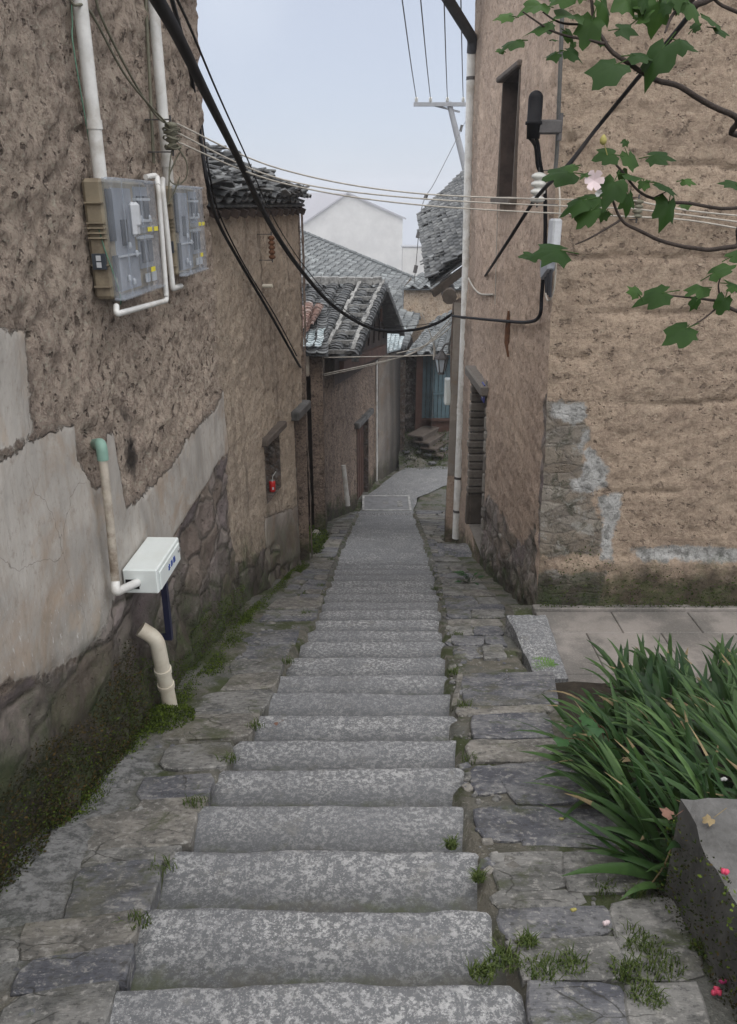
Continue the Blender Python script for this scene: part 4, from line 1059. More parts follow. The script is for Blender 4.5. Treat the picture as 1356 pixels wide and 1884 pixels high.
# ================================================================== beyond: adobe wall and foggy buildings
oh = empty('adobe_house', (2.4, 24.5, -5), 'orange-tan adobe house half hidden behind the lane end roofs', 'house')
p0, p1 = at(742, 600, 23.5), at(860, 600, 23.5)
OW = Wall((p0.x, 23.5), (p1.x + 1, 23.5), 1)
zt = at(800, 528, 23.5).z
OW.build('wall', M['earth_orange'], oh, -6, zt, .09, earth_disp(.7, False, [zt - .5, zt - 1.0, zt - 1.5]), none_attrs())
mb = MB(); quadwall(mb, (p1.x + 1, 23.5), (p1.x + 1, 27), -6, zt); quadwall(mb, (p0.x, 23.6), (p0.x + .4, 27), -6, zt); mb.build('wall', M['earth_orange'], oh)
mb = MB(); tile_roof(mb, (p0.x - .1, 23.3, zt - .02), (p1.x + 1.2, 23.3, zt - .02), (p1.x + 1.2, 25.4, zt + .25), (p0.x + .6, 25.4, zt + .25), .3, .25, seg=2); mb.build('roof', M['tile_far'], oh)

GY = 170.0
wb = empty('white_house', (at(640, 480, GY).x, GY + 4, -20), 'whitewashed gable house fading into the mist beyond the roofs', 'house')
ap, re, le = at(640, 357, GY), at(741, 402, GY), at(520, 440, GY)
mb = MB(); fr = [(le.x, GY, -21.0), (re.x, GY, -21.0), (re.x, GY, re.z), (ap.x, GY, ap.z), (le.x, GY, le.z)]
bk = [(x, GY + 22, z) for x, y, z in fr]
mb.add(fr + bk, [(0, 1, 2, 3, 4), (5, 6, 7, 8, 9), (1, 6, 7, 2), (0, 5, 9, 4)])
mb.build('wall', M['whitewash'], wb)
mb = MB(); o = .7
ov = Vector((re.x - ap.x, 0, re.z - ap.z)).normalized() * .7; ol = Vector((le.x - ap.x, 0, le.z - ap.z)).normalized() * .7
for (e, oo) in ((re, ov), (le, ol)):
    a0 = Vector((ap.x, GY - o, ap.z + .03)); b0 = Vector((e.x, GY - o, e.z + .03)) + oo; dz = Vector((0, 0, .35)); dy = Vector((0, 23, 0))
    v = [a0, b0, b0 + dy, a0 + dy]; v += [q + dz for q in v]
    mb.add(v, [(0, 1, 2, 3), (4, 5, 6, 7), (0, 1, 5, 4), (1, 2, 6, 5), (2, 3, 7, 6), (3, 0, 4, 7)])
lx = at(440, 352, GY + 7).x                      # wing running left: its front slope shows beside the gable
mb.add([(ap.x, GY + 7, ap.z + .3), (lx, GY + 7, ap.z + .3), (lx, GY - .2, le.z - .2), (ap.x - .2, GY + .6, le.z + .1), (ap.x, GY + 7, ap.z - .02), (lx, GY + 7, ap.z - .02), (lx, GY - .2, le.z - .4), (ap.x - .2, GY + .6, le.z - .1)], [(0, 1, 2, 3), (4, 5, 6, 7), (1, 2, 6, 5), (2, 3, 7, 6), (0, 3, 7, 4), (0, 1, 5, 4)])
mb.build('roof', M['roof_far'], wb)
mb = MB(); quadwall(mb, (lx, GY + .3), (le.x, GY + .3), -21, le.z - .35); mb.build('wall', M['whitewash'], wb)
b0 = at(741, 455, 110.0); b1 = at(800, 455, 110.0)
sb = empty('white_outbuilding', (b0.x + 1, 111, -18), 'low pale flat-topped building right of the misty gable house', 'house')
mb = MB(); mb.box(((b0.x + b1.x) / 2 + .4, 111.5, (b0.z - 20) / 2), (b1.x - b0.x + .8, 3, b0.z + 20), bev=.03); mb.build('wall', M['whitewash'], sb)
mb = MB(); mb.box(((b0.x + b1.x) / 2 + .4, 111.5, b0.z + .08), (b1.x - b0.x + 1.1, 3.3, .14), bev=.03); mb.build('roof_slab', M['pole'], sb)

# ================================================================== terrace, kerb stone, threshold, planter wall
mb = MB(); rr = random.Random(12); yb = [5.70, 5.36, 4.78, 4.2]; 
for i in range(3):
    x = 1.36 + (0, -.25, -.1)[i]; w = (.62, .58, .66)[i]
    while x < 5.2:
        a = max(x, 1.3); 
        mb.box((a + (x + w - a) / 2, (yb[i] + yb[i + 1]) / 2, TZ - .03), (x + w - a - .006, yb[i] - yb[i + 1] - .006, .06), tint=rr.random(), bev=.006); x += w
mb.box((3.3, 5.745, TZ - .01), (3.9, .075, .07), tint=.9, bev=.008)
mb.build('terrace', M['paver'], kind='structure')
mb = MB(); mb.v = [(1.2, 4.0, TZ - .05), (5.4, 4.0, TZ - .05), (5.4, 5.9, TZ - .05), (1.2, 5.9, TZ - .05)]; mb.f = [[0, 1, 2, 3]]; mb.t = [0]; mb.m = [0]; mb.sm = [False]
mb.build('terrace', M['mortar'], kind='structure')
def rough_block(mb, corners, ztop, zbot, amp=.012, n=8, tint=.2, rng=RNG):
    """hewn stone: plan quad, uneven top and chipped arrises"""
    q = [Vector((c[0], c[1])) for c in corners]; zt = ztop if isinstance(ztop, (list, tuple)) else [ztop] * 4
    vs = []; idx = {}
    for j in range(n + 1):
        for i in range(n + 1):
            u, v = i / n, j / n
            p = (q[0] * (1 - u) + q[1] * u) * (1 - v) + (q[3] * (1 - u) + q[2] * u) * v
            z = (zt[0] * (1 - u) + zt[1] * u) * (1 - v) + (zt[3] * (1 - u) + zt[2] * u) * v
            e = min(u, 1 - u, v, 1 - v)
            z += noise.fractal(Vector((p.x * 6, p.y * 6, z)), 1, 2, 3) * amp - (.014 if e == 0 else 0)
            vs.append((p.x + noise.noise(Vector((p.x * 8, p.y * 8, 3))) * amp * (e == 0), p.y + noise.noise(Vector((p.x * 8, p.y * 8, 9))) * amp * (e == 0), z))
    fs = [(j * (n + 1) + i, j * (n + 1) + i + 1, (j + 1) * (n + 1) + i + 1, (j + 1) * (n + 1) + i) for j in range(n) for i in range(n)]
    ring = [i for i in range(n + 1)] + [j * (n + 1) + n for j in range(1, n + 1)] + [n * (n + 1) + i for i in range(n - 1, -1, -1)] + [j * (n + 1) for j in range(n - 1, 0, -1)]
    b = len(vs)
    for k in ring:
        p = Vector(vs[k]); pp = p + Vector((noise.noise(p * 5), noise.noise(p * 5 + Vector((5, 5, 5))), 0)) * amp; vs.append((pp.x, pp.y, (p.z + zbot) / 2))
    for k in ring: vs.append((vs[k][0], vs[k][1], zbot))
    m = len(ring)
    for r in range(2):
        for k in range(m):
            lo = [ring[k], ring[(k + 1) % m]] if r == 0 else [b + k, b + (k + 1) % m]
            hi = [b + r * m + k, b + r * m + (k + 1) % m]
            fs.append((lo[0], lo[1], hi[1], hi[0]))
    mb.add(vs, fs, tint, 0, False)
kz = TZ + .11
c = [at_z(988, 1246, kz), at_z(1046, 1246, kz), at_z(1004, 1127, kz), at_z(932, 1132, kz)]
mb = MB(); rough_block(mb, c, kz, kz - .5, .015, 10, .0)
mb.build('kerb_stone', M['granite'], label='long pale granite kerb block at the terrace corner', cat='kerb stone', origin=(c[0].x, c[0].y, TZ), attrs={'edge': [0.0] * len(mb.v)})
tz = gz(10) + .10
c = [(1.05, 8.9), (1.36, 8.9), (1.32, 10.2), (1.02, 10.2)]
mb = MB(); rough_block(mb, [at_z(808, 1030, -2.62), at_z(882, 1036, -2.62), at_z(870, 998, -2.62), at_z(806, 999, -2.62)], -2.62, -2.95, .012, 8, .0)
mb.build('threshold_stone', M['flag'], label='broad flat threshold slab at the foot of the white downpipe', cat='stone slab', origin=(1.2, 9.5, -2.9))
c = [(.985, .1), (2.4, .1), (2.4, 2.03), (1.005, 2.02)]
mb = MB(); rough_block(mb, c, -.17, -1.1, .022, 34, .0)
mb.build('planter_wall', M['concrete'], label='dark cement block wall with mossy side at the lower right corner', cat='low wall', origin=(1.4, 1.0, -.9))
mb = MB(); nx, ny = 24, 24
for j in range(ny):
    for i in range(nx):
        x = .98 + 4.2 * i / (nx - 1); y = 1.9 + 2.5 * j / (ny - 1); mb.v.append((x, y, gz(y) - .07 + F((x, y, 1), 3, 1, 3) * .05 - (.1 if y > 4.4 else 0)))
for j in range(ny - 1):
    for i in range(nx - 1): mb.f.append([j * nx + i, j * nx + i + 1, (j + 1) * nx + i + 1, (j + 1) * nx + i]); mb.t.append(0); mb.m.append(0); mb.sm.append(True)
mb.build('flower_bed', M['soil'], kind='structure')
# inspection cover
mb = MB(); c = [at(665, 940, 15.15), at(752, 940, 15.15), at(756, 914, 16.0), at(671, 914, 16.0)]
cz = gz(15.2) + .03; cc = [(q.x, q.y) for q in c]
ctr = (sum(q[0] for q in cc) / 4, sum(q[1] for q in cc) / 4); cw = cc[1][0] - cc[0][0]; cl = cc[2][1] - cc[1][1]
mb = MB(); mb.box((ctr[0], ctr[1], cz - .02), (cw, cl, .05), bev=.006)
mc = mb.build('inspection_cover', M['cover_cement'], label='square cement inspection cover with a pale rim in the lane', cat='manhole cover', origin=(ctr[0], ctr[1], cz))
mb = MB()
for sx in (-1, 1): mb.box((ctr[0] + sx * cw / 2, ctr[1], cz - .022), (.045, cl + .03, .07))
for sy in (-1, 1): mb.box((ctr[0], ctr[1] + sy * cl / 2, cz - .023), (cw + .03, .045, .07))
mb.build('rim', M['lime'], mc)
for q in (((ctr[0] + .28, ctr[1] - .05, cz + .008), (.11, .32, .01)), ((ctr[0] - .02, ctr[1], cz + .008), (.10, .12, .008))):
    mb = MB(); mb.box(*q); mb.build('plate', M['lime_old'], mc)
# ================================================================== things on the left wall
LWM = Matrix(((LW.d.x, LW.n.x, 0), (LW.d.y, LW.n.y, 0), (0, 0, 1)))
def pipe(name, pts, r, mat, label, cat='pipe', group=None, n=12, joints=(), parent=None, jmat=None, jr=1.16, jl=.03):
    mb = MB(); mb.tube(pts, r, n)
    o = mb.build(name, mat, parent, label, cat if parent is None else None, group, origin=pts[-1])
    for j in joints:
        i = int(j); a, b = Vector(pts[i]), Vector(pts[min(i + 1, len(pts) - 1)]); t = j - i; c = a.lerp(b, t); d = (b - a).normalized()
        mb = MB(); mb.tube([c - d * jl, c + d * jl], r * jr, n); mb.build('collar', jmat or mat, o)
    return o
def bend(pts, rad=.05, n=6):                # round the corners of a polyline
    P = [Vector(p) for p in pts]; out = [P[0]]
    for i in range(1, len(P) - 1):
        a = (P[i - 1] - P[i]); b = (P[i + 1] - P[i]); r = min(rad, a.length * .49, b.length * .49)
        s, e = P[i] + a.normalized() * r, P[i] + b.normalized() * r
        for k in range(n + 1):
            t = k / n; out.append(s * (1 - t) ** 2 + P[i] * 2 * t * (1 - t) + e * t * t)
    out.append(P[-1]); return out
def meter_box(px0, label):
    """corner pixels: near top, far top, near bottom of the cover"""
    (na, nb, nc) = px0
    off = .135
    class W2(Wall): pass
    fw = Wall(LW.p0 + LW.n * off, LW.p1 + LW.n * off, 1)
    a, zt = fw.sz(*na); b, _ = fw.sz(*nb); _, zb = fw.sz(*nc)
    root = empty('meter_box', LW.P((a + b) / 2, zb, 0), label, 'meter box', 'electricity meter boxes on the rough wall')
    L, Hh = b - a, zt - zb; cs, cz = (a + b) / 2, (zt + zb) / 2
    B = lambda s, z, o, w, h, d, mb, **k: mb.box(LW.P(a + s * L, zb + z * Hh, o), (w, d, h), M=LWM, **k)
    mb = MB(); B(.5, .5, .045, L - .02, Hh - .01, .09, mb, bev=.015)
    for z in (.12, .30, .52, .56, .60, .64, .80): B(.0, z, .05, .03, .006, .075, mb)
    mb.build('back_case', M['beige'], root)
    mb = MB()                                   # meters, breakers and busbars behind the cover
    B(.36, .62, .085, L * .42, Hh * .6, .02, mb); B(.8, .76, .085, L * .3, Hh * .36, .03, mb); B(.8, .36, .085, L * .3, Hh * .30, .03, mb); B(.38, .2, .085, L * .46, Hh * .28, .025, mb)
    mb.build('meter', M['meter'], root)
    for q in ((.10, .70, .09, L * .10, Hh * .42, .02), (.10, .22, .09, L * .09, Hh * .3, .02), (.72, .76, .103, L * .11, Hh * .2, .01), (.88, .76, .103, L * .11, Hh * .2, .01), (.72, .36, .103, L * .10, Hh * .2, .01), (.88, .36, .103, L * .10, Hh * .2, .01), (.34, .55, .098, L * .12, Hh * .22, .008)):
        mb = MB(); B(*q, mb); mb.build('breaker', M['meter_dark'], root)
    mb = MB()
    for z in (.64, .49, .83): B(.8, z, .10, L * .34, .012, .02, mb)
    B(.38, .355, .10, L * .46, .007, .02, mb)
    for (s, z) in ((.38, .44), (.52, .36), (.40, .12), (.30, .16), (.70, .66), (.92, .66)): B(s, z, .108, .022, .03, .015, mb, bev=.006)
    B(.74, .12, .108, L * .1, Hh * .08, .006, mb); B(.9, .12, .108, L * .11, Hh * .09, .006, mb)
    mb.build('terminal', M['meter_light'], root)
    for q in ((.74, .565, .1395, L * .10, .02, .003), (.9, .565, .1395, L * .10, .02, .003), (.74, .20, .1375, L * .10, .022, .003)):
        mb = MB(); B(*q, mb); mb.build('label', M['yellow'], root)
    mb = MB(); B(.5, .5, .112, L, Hh, .046, mb, bev=.014); mb.build('cover', M['clear'], root)
    mb = MB(); B(.64, .565, .1362, L * .62, Hh * .06, .004, mb); B(.5, .985, .118, L * 1.01, .012, .05, mb, bev=.004); B(.5, .012, .118, L * 1.01, .012, .05, mb, bev=.004)
    for s in (.2, .6): B(s, .5, .1365, .006, Hh * .94, .004, mb)
    mb.build('cover_rib', M['clear'], root)
    mb = MB(); B(-.02, .33, .05, .012, Hh * .13, .06, mb); lb = mb.build('notice', M['meter_dark'], root)
    mb = MB(); B(-.055, .36, .055, .004, .022, .02, mb); B(-.055, .305, .055, .004, .022, .02, mb); mb.build('notice_mark', M['meter_light'], lb)
    return root, a, b, zt, zb
mA, a1, b1, zt1, zb1 = meter_box(((203, 325), (284, 331), (222, 556)), 'grey clear-covered electricity meter box with rounded window nearer the camera, wires on its side')
mb = MB(); c = LW.P(a1 + .36 * (b1 - a1), zb1 + .66 * (zt1 - zb1), .145)
prof = [(0, .5), (.25, .46), (.42, .3), (.5, 0), (.5, -.25)]
mb.box(c, (.07, .03, .15), M=LWM, bev=.02); mb.box(c + Vector((.012, 0, .02)), (.045, .03, .11), M=LWM, bev=.02)
mb.build('reading_window', M['meter_light'], mA)
mB, a2, b2, zt2, zb2 = meter_box(((329, 340), (372, 347), (331, 513)), 'grey clear-covered electricity meter box farther down the wall beside the corner')
# white conduits
top = lambda px, py, dz: LW.px(px, py, .05) + Vector((0, 0, dz))
p = LW.px(187, 350, .05)
q = Vector((p.x, p.y, 3.2)); e = p + Vector((LW.n.x, LW.n.y, 0)) * .0
pipe('conduit', bend([q, p + Vector((0, 0, .0)), p + Vector((LW.d.x, LW.d.y, 0)) * .10 + Vector((0, 0, -.015))], .05), .030, M['pvc'], 'thick white conduit dropping into the nearer meter box', group='white conduits on the left wall', joints=(0.86,), jl=.018)
p = LW.px(312, 356, .05); q = Vector((p.x, p.y, 3.2))
pipe('conduit', bend([q, p, p + Vector((LW.d.x, LW.d.y, 0)) * .12], .05), .030, M['pvc'], 'thick white conduit behind the wire knot, dropping into the farther meter box', group='white conduits on the left wall', joints=(0.93,), jl=.018)
pts = [LW.px(268, 326, .07), LW.px(288, 322, .09), LW.px(291, 345, .11), LW.px(306, 540, .12), LW.px(306, 553, .12), LW.px(214, 578, .12), LW.px(214, 563, .10)]
pipe('conduit', bend(pts, .035), .0135, M['pvc'], 'thin white conduit looping under the nearer meter box', group='white conduits on the left wall', n=10, joints=(7.6,))
pts = [LW.px(299, 330, .05), LW.px(299, 350, .08), LW.px(317, 522, .09), LW.px(318, 531, .09), LW.px(333, 526, .05)]
pipe('conduit', bend(pts, .03), .0155, M['pvc'], 'straight thin white conduit between the two meter boxes', group='white conduits on the left wall', n=10)
pts = [LW.px(262, 120, .03), LW.px(268, 0, .03) + Vector((0, 0, .3))]
pipe('conduit', [LW.px(283, 300, .025), LW.px(268, 0, .025), LW.px(266, 0, .025) + Vector((0, 0, .8))], .009, M['wire_olive'], 'thin brown conduit beside the second thick white conduit', group='white conduits on the left wall', n=8)
# old water pipe with green elbow, white meter box on its post
g0 = LW.px(172, 822, .03); g1 = LW.px(187, 826, .075); gb = LW.px(213, 1078, .075)
wp = pipe('water_pipe', [g1 + Vector((0, 0, -.02)), g1.lerp(gb, .5) + Vector((.004, 0, 0)), gb], .0195, M['pvc_old'], 'stained old water pipe with green elbow running down to the white box')
mb = MB(); mb.tube(bend([LW.px(172, 818, -.02), LW.px(186, 816, .075), g1 + Vector((0, 0, -.05))], .04), .025, 12); mb.build('elbow', M['pvc_green'], wp)
wa = on_wall(238, 1072, LW.p0, LW.p1)
near_s, zt = LW.sz(224, 1048, .03); zb = LW.sz(225, 1098, .03)[1]; far_s = LW.sz(271, 992, .03)[0]
mb = MB(); mb.tube(bend([gb + Vector((0, 0, .02)), LW.px(213, 1090, .085), LW.P(near_s + .02, zt - .075, .10)], .03), .0205, 12); mb.build('elbow', M['pvc'], wp)
root = empty('water_meter_cabinet', LW.P((near_s + far_s) / 2, -1.05, .15), 'white metal water meter box with blue characters on a dark post', 'meter box')
cs = (near_s + far_s) / 2; Lb = far_s - near_s
mb = MB(); mb.box(LW.P(cs, (zt + zb) / 2, .115), (Lb, .17, zt - zb), M=LWM, bev=.006); mb.build('case', M['white_box'], root)
mb = MB(); mb.box(LW.P(cs + .005, (zt + zb) / 2 - .008, .2035), (Lb - .05, .007, zt - zb - .03), M=LWM, bev=.003); dr = mb.build('door', M['white_box'], root)
mb = MB(); c = LW.P(far_s - .045, zt - .055, .210); mb.box(c, (.035, .010, .02), M=LWM, bev=.004); mb.build('lock', M['steel'], dr)
mb = MB(); mb.box(LW.P(near_s - .001, zt - .078, .075), (.004, .065, .05), M=LWM); mb.build('inlet', M['black'], root)
mb = MB(); mb.box(LW.P(cs + .10, (zb - .62) / 2, .13), (.032, .032, zb + .62), M=LWM); beam(mb, LW.P(cs + .10, -.60, .13), LW.P(cs + .10, -.64, -.05), .03, .03); mb.build('post', M['navy'], root)
def text_mesh(s, size, mat, parent, name, M4, depth=.0015):
    cu = bpy.data.curves.new(name, 'FONT'); cu.body = s; cu.size = size; cu.align_x = 'CENTER'; cu.align_y = 'CENTER'; cu.extrude = depth
    ob = bpy.data.objects.new(name, cu); COL.objects.link(ob)
    bpy.context.view_layer.update()
    dg = bpy.context.evaluated_depsgraph_get(); me = bpy.data.meshes.new_from_object(ob.evaluated_get(dg))
    bpy.data.objects.remove(ob)
    me.transform(M4); me.materials.clear(); me.materials.append(mat)
    o = bpy.data.objects.new(name, me); COL.objects.link(o); o.parent = parent; return o
c = LW.P(cs + .02, (zt + zb) / 2 - .005, .2085) - wloc(dr)
T4 = Matrix(((LW.d.x, 0, LW.n.x, c.x), (LW.d.y, 0, LW.n.y, c.y), (0, 1, 0, c.z), (0, 0, 0, 1)))
text_mesh('水 表 箱', .036, M['blue_ink'], dr, 'lettering', T4)
# white drain stub
s0 = LW.sz(305, 1250)[0]
f0 = at(311, 1275, 3.70); f1 = at(288, 1175, 3.60); f2 = f1 + Vector((-.05, -.01, .05)); 
pts = bend([f0 + Vector((0, 0, -.1)), f1, f1 + Vector((-.075, -.01, .065))], .05)
o = pipe('drain_pipe', pts, .040, M['pvc_cream'], 'stubby cream drain pipe rising from the moss below the white box', n=16, joints=(0.62, 0.38), jl=.014)
# bundle of wires, insulators
def insulator(p, nrm, label, group, mat=None, n=3, h=.035, r=.032):
    nrm = Vector(nrm); root = empty('insulator', p, label, 'insulator', group)
    mb = MB(); prof = []
    for k in range(n): prof += [(r * .55, k * h), (r, k * h + h * .25), (r, k * h + h * .6), (r * .55, k * h + h * .9)]
    prof = [(0.004, 0)] + prof + [(.004, n * h)]
    mb.lathe(p - Vector((0, 0, n * h / 2)), prof, 14); mb.build('spool', mat or M['porcelain'], root)
    mb = MB(); q = p - nrm * .14; z = n * h / 2 + .01
    beam(mb, p + Vector((0, 0, z)), q + Vector((0, 0, z)), .02, .006); beam(mb, p - Vector((0, 0, z)), q - Vector((0, 0, z)), .02, .006); mb.tube([p + Vector((0, 0, z + .02)), p - Vector((0, 0, z + .02))], .006, 6)
    mb.build('bracket', M['iron'], root); return root
LN = Vector((LW.n.x, LW.n.y, 0)); RN = Vector((RS.n.x, RS.n.y, 0))
iL = LW.px(316, 250, .14)
iroot = insulator(iL, LN, 'wire-bound olive insulator on the tall left wall above the boxes', 'wire insulators', M['wire_olive'], 4, .034, .034)
mb = MB(); rr = random.Random(31)
for k in range(7):                              # knotted tie wire
    a0 = rr.uniform(0, 6.28); z = rr.uniform(-.07, .06); pts = []
    for j in range(14):
        an = a0 + j * .62; pts.append(iL + Vector((math.cos(an) * (.042 + .006 * math.sin(j * 2 + k)), math.sin(an) * (.042 + .006 * math.cos(j + k)), z + .01 * math.sin(j * 1.3 + k))))
    mb.tube(spline(pts, 3), .0032, 5, caps=False)
pts = [iL + Vector(q) for q in ((.02, 0, -.05), (.06, .03, -.12), (.05, .05, -.2), (0, .03, -.24), (-.03, -.01, -.2), (.03, .02, -.08))]
mb.tube(spline(pts, 5), .004, 6)
pts = [iL + Vector(q) for q in ((.0, 0, -.05), (-.02, -.02, -.15), (-.03, -.04, -.26), (-.05, -.03, -.34), (-.03, .02, -.3), (.02, .03, -.2))]
mb.tube(spline(pts, 5), .004, 6)
mb.build('tie_wire', M['wire_olive'], iroot)
iR = RS.px(990, 345, .13)
insulator(iR, RN, 'striped white insulator on the right side wall under the black canister', 'wire insulators', None, 4, .048, .05)
FN = Vector((0, -1, 0)); iF = RF.px(1165, 384, .13)
insulator(iF, FN, 'insulator on the layered front wall behind the leaves', 'wire insulators', M['wire_olive'], 4, .03, .034)
iB = BW.px(500, 455, .13)
insulator(iB, Vector((BW.n.x, BW.n.y, 0)), 'brown stack of insulators hanging below the thick cable on the pale wall', 'wire insulators', M['rust'], 5, .04, .03)
def cable(pts, r, mat, label, group=None, name='cable', n=7, sp=10, cat='cable', rs=None):
    mb = MB(); P = spline(pts, sp)
    mb.tube(P, r, n)
    return mb.build(name, mat, None, label, cat, group, origin=P[0])
PW_ = 'pale wires crossing the lane'
for k, (dy, sag1, sag2, lab) in enumerate(((235, 312, 357, 'uppermost of the pale wires strung from the left insulator across the lane'), (260, 330, 366, 'middle pale wire strung from the left insulator across the lane'), (268, 337, 378, 'lowest of the pale wires strung from the left insulator across the lane'))):
    s = iL + Vector((.03, 0, .06 - .045 * k)); e = iF + Vector((-.03, -.02, .05 - .05 * k))
    m1 = at(520, sag1, 5.0); m2 = at(782, sag2, 5.3)
    cable([s, m1, m2, e], .0045, M['wire_pale'], lab, PW_)
    cable([e, RF.px(1260, 388 + 9 * k, .10), RF.px(1420, 405 + 14 * k, .08), RF.px(1700, 440 + 14 * k, .08)], .006, M['wire_pale'], ('upper', 'middle', 'lower')[k] + ' pale wire running on along the layered front wall to the right edge', PW_)
cable([LW.px(128, -10, .05) + Vector((0, 0, .3)), LW.px(128, -5, .05), LW.px(165, 20, .07), LW.px(235, 145, .09), iL + Vector((0, -.02, .04))], .0055, M['wire_olive'], 'olive wire slanting from the top left corner to the knotted insulator', 'olive wires on the left wall')
cable([LW.px(170, -60, .05), LW.px(182, 20, .05), LW.px(238, 135, .07), LW.px(285, 210, .08), iL + Vector((0, -.03, .05))], .0055, M['wire_olive'], 'second olive wire, right of the first, slanting to the knotted insulator', 'olive wires on the left wall')
cable([LW.px(130, -40, .02), LW.px(133, 40, .02), LW.px(137, 100, .03), LW.px(178, 345, .02), LW.px(176, 390, .04), LW.px(190, 450, .07), LW.px(218, 530, .11), LW.px(222, 560, .08)], .003, M['wire_green'], 'thin green wire hanging past the side of the nearer meter box')
cable([LW.px(176, 372, .04), LW.px(190, 425, .06), LW.px(205, 470, .08), LW.px(220, 540, .11)], .0035, M['wire_pale'], 'thin pale wire hanging down the side of the nearer meter box')
# thick black cable bundle
bk = [at(250, -70, 2.0), at(290, 0, 2.3), at(330, 72, 2.75), at(385, 185, 3.6), at(440, 295, 4.7), at(500, 418, 6.4), at(560, 505, 7.6), at(620, 568, 8.8), at(690, 606, 9.8), at(760, 607, 10.4), at(805, 594, 10.6), at(834, 576, 10.75)]
cable(bk, .019, M['black'], 'thick black cable swooping down from the top left across the lane', 'black cables', n=9)
cable([q + Vector((.035, .01, .028)) for q in bk[:9]] + [bk[10]], .004, M['black'], 'thin black cable running alongside the thick swooping one', 'black cables')
k2 = [at(300, -60, 4.2), at(322, 20, 4.8), at(350, 130, 5.6), at(366, 230, 6.0), BW.px(380, 330, .30), BW.px(400, 405, .12), BW.px(440, 480, .06), BW.px(490, 565, .05), BW.px(548, 668, .05), at(562, 690, 11.2)]
cable(k2, .013, M['black'], 'black cable clinging to the corner and drooping along the pale wall', 'black cables')
cable([q + Vector((.01, .06, .03)) for q in k2[3:6]] + [BW.px(452, 492, .08), BW.px(506, 580, .05), BW.px(546, 655, .05)], .006, M['black'], 'slim black cable drooping beside the corner cable along the pale wall', 'black cables')
# rust-brown hook on pale wall and pvc stub
mb = MB(); p = BW.px(482, 526, .0); mb.tube([p - Vector((BW.n.x, BW.n.y, 0)) * .05, p + Vector((BW.n.x, BW.n.y, 0)) * .10], .018, 10)
mb.build('pipe_stub', M['pvc_cream'], None, 'short pale pipe stub poking from the pale earth wall', 'pipe', origin=p)
# red can with straw
a, b, zb_, zt_ = niche; p = BW.px(502, 919, -.035); p.z = zb_ + .004
can = empty('drink_can', p, 'red drink can with a bent straw on the niche ledge', 'can')
mb = MB(); mb.lathe(p, [(.001, 0), (.024, 0), (.033, .008), (.033, .105), (.027, .12), (.001, .12)], 18); mb.build('can_body', M['red_can'], can)
mb = MB(); mb.lathe(p, [(.027, .1205), (.027, .124), (.024, .122), (.001, .1215)], 18); mb.build('lid', M['steel'], can)
mb = MB(); mb.box(p + Vector((.012, -.0315, .045)), (.018, .004, .026)); mb.build('mark', M['meter_light'], can)
mb = MB(); mb.tube([p + Vector((.0, 0, .11)), p + Vector((.012, 0, .17)), p + Vector((.045, .01, .215))], .0038, 7); mb.build('straw', M['pvc'], can)

# ================================================================== farther left: white stick pipe and thin wall pipe
a = at(640, 921, 13.2); b = at(632, 856, 13.3)
pipe('standpipe', [b, a + Vector((0, 0, -.1))], .042, M['pvc'], 'short white standpipe leaning in front of the gable house wall', joints=(0.8,), n=10)
a = at(691, 600, 17.15); b = at(693, 884, 17.15)
pipe('wall_pipe', [at(693, 604, 17.15), at(693, 884, 17.15)], .022, M['pvc'], 'thin white pipe running down the corner right of the brown doorway', n=8)
# mossy stone by the gateway
mb = MB(); 
for i in range(1):
    vs = []; n = 12; p = at(583, 1000, 10.9)
    for j in range(7):
        t = j / 6; rr_ = (.13 - .04 * t ** 3) * (1 if t < 1 else .55)
        for k in range(n):
            an = 6.283 * k / n; q = Vector((math.cos(an) * rr_ * .75, math.sin(an) * rr_ * .5, t * .34 - .12)); q += Vector((noise.noise(q * 9), noise.noise(q * 9 + Vector((3, 3, 3))), 0)) * .02
            vs.append(p + q)
    fs = [(j * n + k, j * n + (k + 1) % n, (j + 1) * n + (k + 1) % n, (j + 1) * n + k) for j in range(6) for k in range(n)] + [[6 * n + k for k in range(n)]]
    mb.add(vs, fs, .8, 0, True)
mb.build('boundary_stone', M['stone_quoin'], None, 'pale upright stone at the foot of the mossy gateway', 'stone', origin=p)

# ================================================================== things on the right house
dp = [at(825, 0, 9.7) + (at(825, 0, 9.7) - at(870, 72, 10.3)) * .4, at(825, 0, 9.7), at(870, 72, 10.3), at(868, 100, 10.35), at(856, 570, 10.4), at(839, 990, 10.35)]
root = empty('downpipe', dp[-1], 'white rain downpipe with a grey slanted top at the far house corner', 'downpipe')
mb = MB(); mb.tube(bend(dp[:3] + [dp[2].lerp(dp[3], .9)], .06), .060, 14); mb.build('upper_run', M['grey_pipe'], root)
mb = MB(); mb.tube([dp[2].lerp(dp[3], .8), dp[3], dp[4], dp[5]], .055, 16); pp = mb.build('pipe', M['pvc'], root)
for y in (140, 582, 735, 744, 870, 935):
    q = dp[3].lerp(dp[4], (y - 100) / 470) if y < 570 else dp[4].lerp(dp[5], (y - 570) / 420)
    mb = MB(); mb.tube([q - Vector((0, 0, .018 if y != 744 else .05)), q + Vector((0, 0, .018))], .060 if y in (735, 744) else .0575, 16); mb.build('collar' if y in (735, 744) else 'clip', M['pvc'] if y in (735, 744) else M['iron'], pp)
